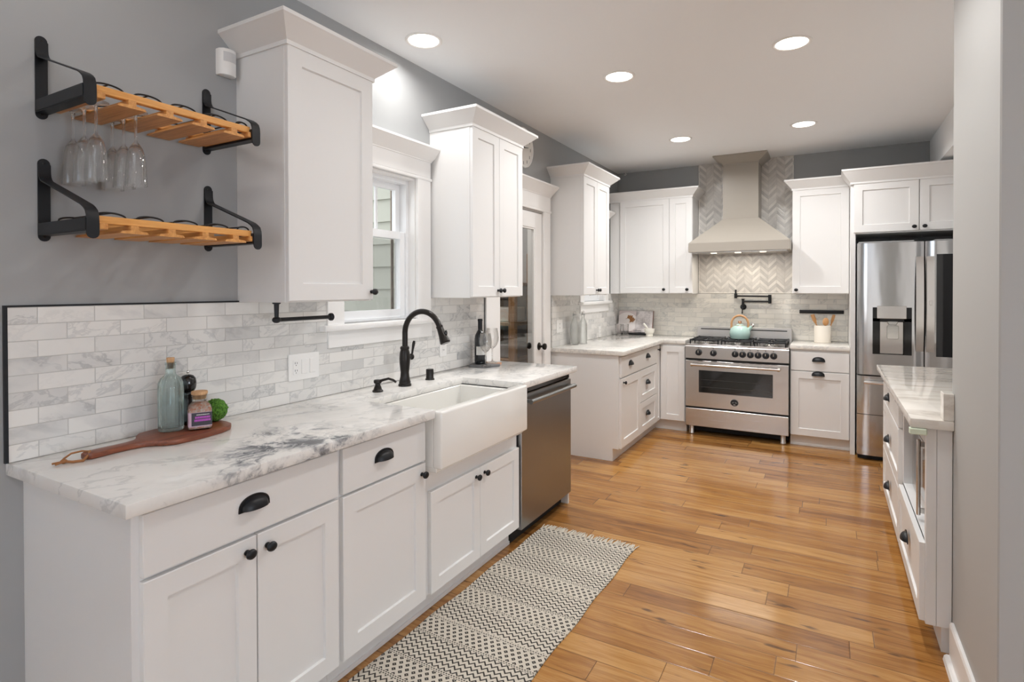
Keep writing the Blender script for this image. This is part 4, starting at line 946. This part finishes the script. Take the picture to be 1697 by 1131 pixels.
def make_rack(label, dz):
    t = thing('wine_glass_rack', label, 'rack', (0, 0, dz))
    for yc, s_ in ((.090, 1), (.615, 1)):
        b = bracket_mesh(yc, s_).build('bracket', 'black_iron', t, 40)
        mb = MB()
        for z in (2.184, 1.960): mb.lathe([(.004,0),(.004,.0015),(0,.002)], (.004, yc, z), 10, 'x')
        mb.build('screw', 'bronze_black', b, 40)
    for xr in (.262, .040): MB().box(xr, xr+.022, .108, .602, 1.988, 2.010, .002).build('rail', 'rail_oak', t, 0)
    for yc in (.203, .313, .423, .533):
        mb = MB(); mb.prism([(yc-.040, 1.9640), (yc+.040, 1.9640), (yc+.036, 1.971), (yc+.011, 1.974), (yc+.011, 1.9885), (yc-.011, 1.9885), (yc-.011, 1.974), (yc-.036, 1.971)], .022, .293, 'y' if 0 else 'x'); mb.build('slat', 'rack_oak', t, 0)
    for (a, c) in ((.108, .132), (.588, .602)): MB().box(.022, .293, a, c, 1.9705, 1.9895, .002).build('slat', 'rack_oak', t, 0)
    for yc in (.148, .258, .368, .478, .575):
        mb = MB(); w2 = .040 if yc < .57 else .022
        for xr in (.272,):
            pts = [(xr, yc-w2, 2.0085)] + [(xr, yc-w2*math.cos(math.radians(a)), 2.010+.012*math.sin(math.radians(a))) for a in range(15, 166, 15)] + [(xr, yc+w2, 2.0085)]
            mb.tube(pts, .0028, 8)
            pts = [(.05, p[1], p[2]) for p in pts]; mb.tube(pts, .0028, 8)
        mb.tube([(.05, yc, 2.0215), (.272, yc, 2.0215)], .0025, 8)
        mb.build('wire_loop', 'black_iron', t, 60)
    return t
rk = make_rack('upper oak and black iron rack with glasses hanging from it', 0.0)
dup(rk, (0, .004, -.374), 'lower oak and black iron rack, empty')
# hanging flutes
gl = thing('champagne_flute', 'clear stemmed flute hanging upside down from the first slot of upper rack, nearest the wall', 'glass', (.060, .148, 1.982), 0, 'glasses hanging from the upper rack')
mb = MB(); mb.lathe([(0,0.0028),(.030,.0016),(.033,.0004),(.033,-.0010),(.012,-.004),(.0055,-.010),(.0042,-.03),(.0040,-.085),(.0048,-.094),(.011,-.102),(.019,-.115),(.024,-.135),(.0265,-.160),(.029,-.195),(.031,-.232),(.0302,-.232),(.0281,-.195),(.0256,-.160),(.023,-.136),(.018,-.117),(.009,-.106),(0,-.103)], (0,0,0), 28, cap=False)
mb.build('bowl', 'stem_glass', gl, 60)
lab = ['clear stemmed flute hanging upside down from %s slot of upper rack, %s' % (a, c) for a in ('the first', 'the second') for c in ('nearest the wall', 'middle of three', 'front of three')]
gl['label'] = lab[0]
for i, (x, y) in enumerate(((.130, .148), (.205, .146), (.060, .258), (.130, .258), (.205, .256))): dup(gl, (x, y, 1.982), lab[i+1])

# motion sensor
t = thing('motion_sensor', 'white motion sensor high on the wall beside wall cabinet', 'sensor', (0, .690, 2.322))
mb = MB(); mb.prism([(.0005, -.035), (.020, -.035), (.036, -.026), (.044, -.008), (.044, .012), (.036, .028), (.020, .034), (.0005, .034)], -.052, .052, 'z', .004, 2); mb.build('case', 'plastic_white', t, 35)
mb = MB(); mb.prism([(.0365, -.026), (.0445, -.008), (.0445, .012), (.0365, .028), (.035, .02), (.035, -.02)], .0, .038, 'z'); mb.build('lens', 'sensor_lens', t, 35)

# paper towel bar under the tall cabinet
t = thing('towel_bar', 'black paper towel bar hanging under the tall wall cabinet', 'towel bar', (.185, .785, 1.3715))
mb = MB(); mb.lathe([(.016,0),(.016,-.005),(.010,-.008),(.0085,-.05),(.0085,-.07)], (0,0,0), 16); mb.ball((0, 0, -.070), .0155, (1, 1.2, .85), 16, 10); mb.build('post', 'black_iron', t, 50)
mb = MB(); mb.tube([(0, .0, -.070), (0, .275, -.070)], .0085, 14); mb.build('bar', 'black_iron', t, 50)
MB().tube([(0, .272, -.070), (0, .278, -.070), (0, .286, -.070), (0, .290, -.070)], [.012, .017, .017, .010], 18).build('end_cap', 'black_iron', t, 50)

# outlets
t = thing('switch_plate', 'white wall plate with an outlet and two rocker switches', 'switch plate', (.0105, 1.063, 1.072), RL)
MB().prism(rrect(-.086, .086, -.060, .060, .006), -.006, 0, 'y', .0015).build('plate', 'plastic_white', t, 35)
for x in (0.0, .046):
    mb = MB(); mb.prism([(-.0095, -.006), (-.006, -.0065), (.001, -.0065), (.001, -.006)], 0, 0.001, 'x') if 0 else mb.box(x-.0165, x+.0165, -.0085, -.006, -.033, .033, .001); r = mb.build('rocker', 'plastic_white', t, 0)
mb = MB(); mb.box(-.062, -.030, -.0075, -.006, -.033, .033, .001); so = mb.build('socket', 'plastic_white', t, 0)
mb = MB()
for z in (.017, -.017):
    mb.box(-.053, -.051, -.008, -.0074, z-.002, z+.007); mb.box(-.042, -.040, -.008, -.0074, z-.002, z+.006); mb.lathe([(.0022,0),(0,.0005)], (-.0465, -.0075, z-.008), 10, '-y')
mb.build('slot', 'dark_gap', so, 0)
def outlet(label, loc, rz, w=.035):
    t = thing('outlet', label, 'outlet', loc, rz)
    MB().prism(rrect(-w, w, -.057, .057, .006), -.006, 0, 'y', .0015).build('plate', 'plastic_white', t, 35)
    so = MB().box(-.0165, .0165, -.0075, -.006, -.033, .033, .001).build('socket', 'plastic_white', t, 0)
    mb = MB()
    for z in (.017, -.017): mb.box(-.0065, -.0045, -.008, -.0074, z-.002, z+.007); mb.box(.0045, .0065, -.008, -.0074, z-.002, z+.006)
    mb.build('slot', 'dark_gap', so, 0); return t
outlet('white outlet on tile behind the faucet spray head', (.0105, 2.128, 1.060), RL)
outlet('wide white outlet plate on tile behind the clear swing-top bottles', (.0105, 3.865, 1.092), RL, .062)
outlet('small white outlet low on tile near the back corner', (.0105, 4.875, .975), RL)

# ================================================================= THINGS ON THE SINK COUNTER
t = thing('cutting_board', 'reddish brown paddle cutting board on marble left of sink', 'cutting board', (0, 0, ZT))
pts = [(.152, .122), (.172, .122), (.186, .136), (.184, .16), (.178, .20), (.178, .25), (.184, .282), (.200, .305), (.226, .322), (.246, .350), (.250, .40), (.246, .46), (.236, .52), (.218, .562), (.190, .584), (.150, .592), (.10, .590), (.065, .572), (.048, .53), (.040, .46), (.040, .39), (.052, .335), (.080, .312), (.110, .296), (.128, .278), (.136, .25), (.138, .20), (.136, .16), (.138, .136)]
MB().prism([(p[0], p[1]) for p in reversed(pts)], .0005, .019, 'z', .004, 2).build('board', 'board_walnut', t, 40)
MB().tube([(.160, .142, .0205), (.142, .128, .022), (.120, .110, .016), (.130, .085, .006), (.155, .078, .005)], .0028, 8).build('cord', 'leather', t, 60)
mb = MB(); mb.tube([(.160, .142, .0205), (.178, .128, .012), (.190, .112, .005), (.180, .090, .005), (.158, .079, .006)], .003, 8, flat=1.6); mb.ball((.158, .076, .007), .0075, (1, 1.3, .9), 10, 8); mb.tube([(.160, .072, .006), (.168, .052, .005)], .003, 8); mb.tube([(.156, .072, .006), (.150, .050, .005)], .003, 8); mb.build('cord_knot', 'leather', t, 60)
ZB = ZT+.0195
t = thing('glass_bottle', 'ribbed pale aqua glass bottle with cork on cutting board', 'bottle', (.108, .412, ZB))
prof = [(0,.004),(.030,.003),(.0365,.001),(.0385,.006),(.0385,.150),(.037,.166),(.030,.182),(.019,.192),(.0155,.198),(.0150,.226),(.0175,.229),(.0175,.236),(.0145,.237),(.0115,.236),(.0115,.198),(.0155,.189),(.026,.180),(.033,.165),(.0345,.150),(.0345,.014),(.030,.012),(0,.016)]
MB().lathe(prof, (0,0,0), 96, cap=False, ribs=lambda a: 1+.055*abs(math.sin(8*a))-.02).build('bottle_glass', 'aqua_glass', t, 60)
mb = MB(); mb.lathe([(.0105,.215),(.0118,.236),(.0128,.252),(.012,.253),(0,.253)], (0,0,0), 20); mb.build('cork', 'cork', t, 40)
t = thing('pepper_mill', 'glossy black wooden pepper mill behind the salt jar', 'pepper mill', (.070, .495, ZB))
MB().lathe([(.027,0),(.028,.004),(.028,.05),(.025,.085),(.022,.10),(.025,.108),(.024,.116),(.020,.119),(.0225,.123),(.026,.130),(.0275,.14),(.0275,.155),(.025,.167),(.018,.176),(.008,.180),(0,.181)], (0,0,0), 30).build('body', 'black_gloss', t, 50)
mb = MB(); mb.tube([(0,0,.180), (0,0,.186)], .003, 10); mb.ball((0,0,.190), .006, (1,1,1), 14, 10); mb.build('top_knob', 'chrome', t, 50)
# square salt jar
t = thing('salt_jar', 'square glass jar of pink salt with cork lid on board', 'jar', (.168, .478, ZB), math.radians(62))
def sq(h, r, n=3): return [(p[0], p[1]) for p in rrect(-h, h, -h, h, r, n)]
def loft(mb, rings):
    R = [[mb.bm.verts.new((p[0], p[1], z)) for p in q] for q, z in rings]; n = len(R[0]); fl = []
    for a, c in zip(R, R[1:]):
        for i in range(n): fl.append(mb.bm.faces.new((a[i], a[(i+1) % n], c[(i+1) % n], c[i])))
    fl.append(mb.bm.faces.new(list(reversed(R[0])))); fl.append(mb.bm.faces.new(R[-1])); bmesh.ops.recalc_face_normals(mb.bm, faces=fl); return mb
loft(MB(), [(sq(.033, .008), .0), (sq(.0365, .009), .004), (sq(.0365, .009), .072), (sq(.034, .012), .082), (sq(.026, .022), .092), (sq(.0225, .0224), .096), (sq(.0225, .0224), .112), (sq(.0245, .0244), .114), (sq(.0245, .0244), .118)]).build('jar_glass', 'clear_glass', t, 40)
loft(MB(), [(sq(.0335, .008), .005), (sq(.0345, .009), .009), (sq(.0345, .009), .071), (sq(.031, .014), .081), (sq(.022, .018), .088), (sq(.012, .0118), .093)]).build('salt', 'pink_salt', t, 40)
MB().lathe([(.021,.104),(.021,.119),(.0255,.120),(.0265,.126),(.0255,.131),(0,.132)], (0,0,0), 24).build('cork_lid', 'cork', t, 40)
lb = MB(); lb.prism([(p[0], p[1]) for p in rrect(-.0368, .0368, -.0368, .0368, .009, 3)], .012, .062, 'z'); lb.build('wrap_label', 'pink_label', t, 40)
# front label faces local -y
lp = MB().box(-.027, .036, -.0374, -.0369, .016, .061).build('front_label', 'label_black', t, 0)
mb = MB()
for z, a, c in ((.041, -.016, .030), (.031, -.018, .032)):
    x = a
    while x < c:
        w_ = random.uniform(.0025, .0045); mb.box(x, min(x+w_, c), -.0378, -.0375, z, z+.0072); x += w_+.0009
mb.build('lettering', 'label_magenta', lp, 0)
mb = MB(); x = -.012
while x < .026: mb.box(x, x+.0018, -.0378, -.0375, .0525, .0552); x += .0027
mb.build('small_lettering', 'label_white', lp, 0)
mb = MB()
for i in range(7): mb.box(-.0374, -.0369, -.022, -.022+.012+.006*(i % 3), .022+.005*i, .024+.005*i)
mb.build('side_print', 'label_black', t, 0)
# moss ball
mb = MB(); bmesh.ops.create_icosphere(mb.bm, subdivisions=5, radius=.041)
from mathutils import noise as mnoise
for v_ in mb.bm.verts:
    k = mnoise.noise(v_.co*95)*.10 + mnoise.noise(v_.co*230)*.10; v_.co *= 1+k
o = mb.build('moss_ball', 'moss', None, 60); o.location = (.112, .572, ZB+.040); tag(o, 'round green moss ball at the end of cutting board', 'moss ball')

# wine tray
t = thing('serving_tray', 'small hexagonal slate and wood tray under wine bottle', 'tray', (.118, 2.462, ZT))
hx = [(.125*math.cos(math.radians(a))*.85, .135*math.sin(math.radians(a))) for a in range(0, 360, 60)]
MB().prism([p for p in [(-.06, -.117), (.053, -.117), (.106, 0), (.085, .045), (-.10, .02), (-.106, 0)]], .0005, .012, 'z', .001).build('slate_half', 'slate', t, 0)
MB().prism([(.0845, .0465), (.053, .117), (-.053, .117), (-.0985, .0215)], .0005, .012, 'z', .001).build('wood_half', 'copper_wood', t, 0)
t = thing('wine_bottle', 'dark wine bottle with cream label on the hexagonal tray', 'bottle', (.088, 2.440, ZT+.0125))
MB().lathe([(.030,0),(.036,.003),(.0375,.008),(.0375,.165),(.034,.190),(.022,.214),(.0155,.226),(.0145,.235),(0,.235)], (0,0,0), 32).build('glass', 'wine_dark', t, 50)
MB().lathe([(.0148,.225),(.0150,.235),(.0150,.285),(.0165,.286),(.0165,.296),(.014,.299),(0,.299)], (0,0,0), 24).build('capsule', 'black_iron', t, 40)
mb = MB(); R_ = .0378; n = 14; A = []
for i in range(n+1):
    a = math.radians(-100 + 150*i/n); A.append([mb.bm.verts.new((R_*math.cos(a), R_*math.sin(a), z)) for z in (.062, .118)])
for i in range(n): mb.bm.faces.new((A[i][0], A[i+1][0], A[i+1][1], A[i][1]))
mb.build('label', 'label_white', t, 60)
def wineglass(label, loc, s_):
    t = thing('wine_glass', label, 'glass', loc, 0, 'wine glasses on the hexagonal tray')
    pr = [(0,.001),(.036,.0005),(.037,.002),(.014,.005),(.005,.011),(.0042,.03),(.0042,.080),(.006,.087),(.018,.096),(.031,.112),(.0395,.135),(.041,.155),(.038,.185),(.0335,.215),(.0328,.215),(.037,.185),(.040,.155),(.0385,.136),(.030,.114),(.017,.099),(0,.092)]
    MB().lathe([(r*s_, z*s_) for r, z in pr], (0,0,0), 32, cap=False).build('bowl', 'stem_glass', t, 60); return t
wineglass('wine glass in front of the dark wine bottle', (.165, 2.385, ZT+.0125), .98)
wineglass('wine glass on the wooden half of tray, right of bottle', (.120, 2.540, ZT+.0125), 1.08)

# ================================================================= BACK CORNER THINGS
def swing(label, loc):
    t = thing('swing_top_bottle', label, 'bottle', loc, 0, 'clear swing-top bottles')
    MB().lathe([(0,.006),(.032,.003),(.037,.001),(.039,.006),(.039,.165),(.036,.190),(.024,.222),(.016,.240),(.0145,.270),(.0165,.272),(.0165,.279),(.012,.279),(.012,.240),(.020,.222),(.032,.190),(.0355,.165),(.0355,.012),(0,.014)], (0,0,0), 32, cap=False).build('bottle_glass', 'clear_glass', t, 60)
    MB().lathe([(.010,.272),(.013,.280),(.013,.290),(.008,.297),(0,.298)], (0,0,0), 16).build('stopper', 'plastic_white', t, 50)
    MB().tube([(.0165, 0, .255), (.019, .003, .275), (.012, .004, .300), (0, .004, .306), (-.012, .004, .300), (-.019, .003, .275), (-.0165, 0, .255)], .0014, 6).build('wire_bail', 'chrome', t, 60); return t
swing('clear swing-top bottle nearest the glass door', (.085, 4.035, ZT)); swing('clear swing-top bottle beside its twin, nearer the corner', (.120, 4.155, ZT))
t = thing('cookbook', 'open cookbook showing a plated dish, propped in back corner', 'book', (.225, 5.395, ZT+.018)); t.rotation_euler = (math.radians(-16), 0, 0)
mb = MB()
n = 10
for s_ in (-1, 1):
    up = []
    for i in range(n+1):
        q = i/n; up.append((s_*.192*q, -.012*math.sin(PI*min(q*1.15, 1))*(1-q*.4)-.006))
    poly = up + [(p[0], .0) for p in reversed(up)]
    vs = [(p[0], p[1], 0.0) for p in up] + [(p[0], p[1], .252) for p in up] + [(p[0], .004, 0) for p in up] + [(p[0], .004, .252) for p in up]; m_ = n+1; fs = []
    for i in range(n): fs += [(i, i+1, m_+i+1, m_+i), (2*m_+i, 3*m_+i, 3*m_+i+1, 2*m_+i+1), (i, 2*m_+i, 2*m_+i+1, i+1), (m_+i, m_+i+1, 3*m_+i+1, 3*m_+i)]
    fs.append((n, m_+n, 3*m_+n, 2*m_+n)); v, f = mb.faces(vs, fs); bmesh.ops.recalc_face_normals(mb.bm, faces=f)
mb.build('page_block', 'cookbook_page', t, 50)
MB().box(-.197, .197, .005, .008, -.003, .256).build('cover', 'board_walnut', t, 0)
t = thing('book_stand', 'black wire stand holding the open cookbook', 'stand', (.225, 5.395, ZT))
mb = MB(); y0 = -.045
mb.tube([(-.14, .02, .010), (-.14, y0, .008), (-.14, y0-.003, .03), (.14, y0-.003, .03), (.14, y0, .008), (.14, .02, .010)], .0032, 8); mb.tube([(0, y0, .032), (.09, y0-.002, .034), (.09, y0-.002, .05), (0.0, y0-.002, .05)], .0025, 8)
mb.build('wire_ledge', 'black_iron', t, 50)
MB().box(-.15, .15, -.042, .012, .003, .0165, .002).build('base', 'black_iron', t, 0)
mb = MB(); mb.tube([(-.10, .015, .01), (-.06, .088, .19)], .0035, 8); mb.tube([(.10, .015, .01), (.06, .088, .19)], .0035, 8); mb.build('back_leg', 'black_iron', t, 50)
def tumbler(label, loc):
    t = tag(MB().lathe([(0,.008),(.028,.002),(.031,0),(.032,.004),(.036,.125),(.0352,.1255),(.031,.012),(0,.013)], loc, 28, cap=False).build('drinking_glass', 'stem_glass', None, 60), label, 'glass', 'drinking glasses by the cookbook'); return t
tumbler('clear drinking glass before the left page of cookbook, nearer the wall', (.098, 5.225, ZT)); tumbler('clear drinking glass before the dish picture of cookbook', (.176, 5.235, ZT))
t = tag(MB().lathe([(0,.0005),(.036,.0005),(.038,.004),(.036,.018),(.033,.022),(.044,.032),(.053,.052),(.057,.080),(.055,.082),(.051,.080),(.045,.055),(.03,.038),(0,.034)], (.425, 5.28, ZT), 36, cap=False).build('mortar', 'mortar_stone', None, 50), 'pale stone mortar bowl right of the cookbook', 'mortar')
tag(MB().tube([(.430, 5.285, ZT+.046), (.405, 5.275, ZT+.085), (.372, 5.262, ZT+.130), (.366, 5.260, ZT+.138)], [.016, .010, .012, .008], 14).build('pestle', 'mortar_stone', None, 60), 'pale stone pestle leaning left in the mortar', 'pestle')

# ================================================================= CLOCK, HOOK, RUG
t = thing('wall_clock', 'round white wall clock partly hidden behind wall cabinet', 'clock', (.0005, 3.175, 2.53))
MB().lathe([(.155,0),(.158,.010),(.155,.030),(.148,.034),(.142,.028),(.142,.020),(0,.020)], (0,0,0), 48, 'x').build('rim', 'plastic_white', t, 50)
fc = MB().lathe([(.1415,.0205),(.1415,.022),(0,.022)], (0,0,0), 48, 'x').build('face', 'clock_face', t, 50)
mb = MB()
for k in range(12):
    a = 2*PI*k/12; r = .118; mb.box(.0222, .0232, r*math.sin(a)-.005, r*math.sin(a)+.005, r*math.cos(a)-.012, r*math.cos(a)+.012)
mb.build('numeral_mark', 'plastic_grey', fc, 0)
mb = MB(); mb.tube([(.026, 0, 0), (.026, .075, .012)], [.004, .002], 8); mb.tube([(.028, 0, 0), (.028, -.02, .10)], [.0035, .0015], 8); mb.build('hand', 'black_iron', t, 40)
tag(MB().tube([(.106, 5.44, ZC-.0005), (.106, 5.44, ZC-.012), (.118, 5.44, ZC-.026), (.106, 5.44, ZC-.036), (.094, 5.44, ZC-.028)], .004, 8).build('ceiling_hook', 'plastic_white', None, 50), 'tiny white hook in the ceiling corner above the cabinets', 'hook')

t = thing('runner_rug', 'cream and black woven runner rug with fringe before the sink', 'rug', (.905, 2.275, .0008), math.radians(-1.0))
mb = MB(); nx, ny = 24, 130; L = 2.9
G = []
for j in range(ny+1):
    row = []; yv = -L*j/ny
    for i in range(nx+1):
        xv = -.283 + .566*i/nx + (.004*math.sin(yv*14) if i in (0, nx) else 0)
        hz = .005 + .0012*math.sin(yv*9+i*.4) + .0008*math.sin(yv*23+i*.9)
        row.append(mb.bm.verts.new((xv, yv, hz)))
    G.append(row)
fl = []
for j in range(ny):
    for i in range(nx): fl.append(mb.bm.faces.new((G[j][i], G[j+1][i], G[j+1][i+1], G[j][i+1])))
r_ = bmesh.ops.extrude_face_region(mb.bm, geom=fl)
for v_ in [g for g in r_['geom'] if isinstance(g, bmesh.types.BMVert)]: v_.co.z = .0004
bmesh.ops.recalc_face_normals(mb.bm, faces=mb.bm.faces[:])
mb.build('woven_body', 'rug_weave', t, 60)
mb = MB()
for i in range(74):
    x = -.281 + .562*i/73; dx = random.uniform(-.012, .014); l = random.uniform(.050, .068)
    mb.tube([(x, -.004, .004), (x+dx*.3, .02, .006), (x+dx*.8, l*.7, .004), (x+dx+random.uniform(-.006, .006), l, .0025)], [.0028, .0030, .0026, .0018], 6)
mb.build('fringe', 'fringe_cotton', t, 60)

# ================================================================= RECESSED LIGHTS
def downlight_mesh():
    t = thing('recessed_light', 'x', 'ceiling light', (0, 0, ZC), 0, 'round recessed ceiling lights')
    MB().lathe([(.098,-.0005),(.098,-.004),(.092,-.007),(.080,-.004),(.078,-.0005)], (0,0,0), 40, cap=False).build('trim_ring', 'trim_white', t, 50)
    MB().lathe([(.0785,-.0012),(.0785,-.0030),(0,-.0034)], (0,0,0), 40).build('diffuser', 'lamp_diffuser', t, 50); return t
spots = [(.239, 1.66, .55, 'lit recessed ceiling light above the sink window'), (.971, 2.66, 1.25, 'lit recessed ceiling light straight out from the glass door'), (1.928, 2.66, 1.45, 'lit recessed ceiling light in front of the short right counter'),
         (1.926, 4.36, 1.5, 'lit recessed ceiling light in front of the refrigerator cabinet'), (.967, 4.33, 1.85, 'lit recessed ceiling light near the corner wall cabinets'),
         (.971, .95, .18, 'recessed ceiling light over the near end of the rug'), (1.928, 1.45, 1.0, 'added unseen ceiling light beside the light grey wall end'),  # second lamp here is added out of view to light the wall end
         (.34, .02, .09, 'added unseen ceiling light over the wine glass racks'),  # unseen lamp added to brighten the wall around the racks
         (.971, -1.2, .3, 'added unseen dining room ceiling light in line with the rug'), (2.9, -1.2, .2, 'added unseen dining room ceiling light farthest from the sink wall')]  # both dining room lamps are unseen additions for general light
dl0 = downlight_mesh()
for i, (x, y, k, l) in enumerate(spots):
    o = dl0 if i == 0 else dup(dl0, (x, y, ZC), l)
    o.location = (x, y, ZC); o['label'] = l
    ld = bpy.data.lights.new('recessed_lamp', 'AREA'); ld.shape = 'DISK'; ld.size = .15; ld.energy = LAMP_W*k; ld.color = LIGHT_COL; ld.spread = math.radians(160)
    lo = bpy.data.objects.new('recessed_lamp', ld); COL.objects.link(lo); lo.location = (x, y, ZC-.006)
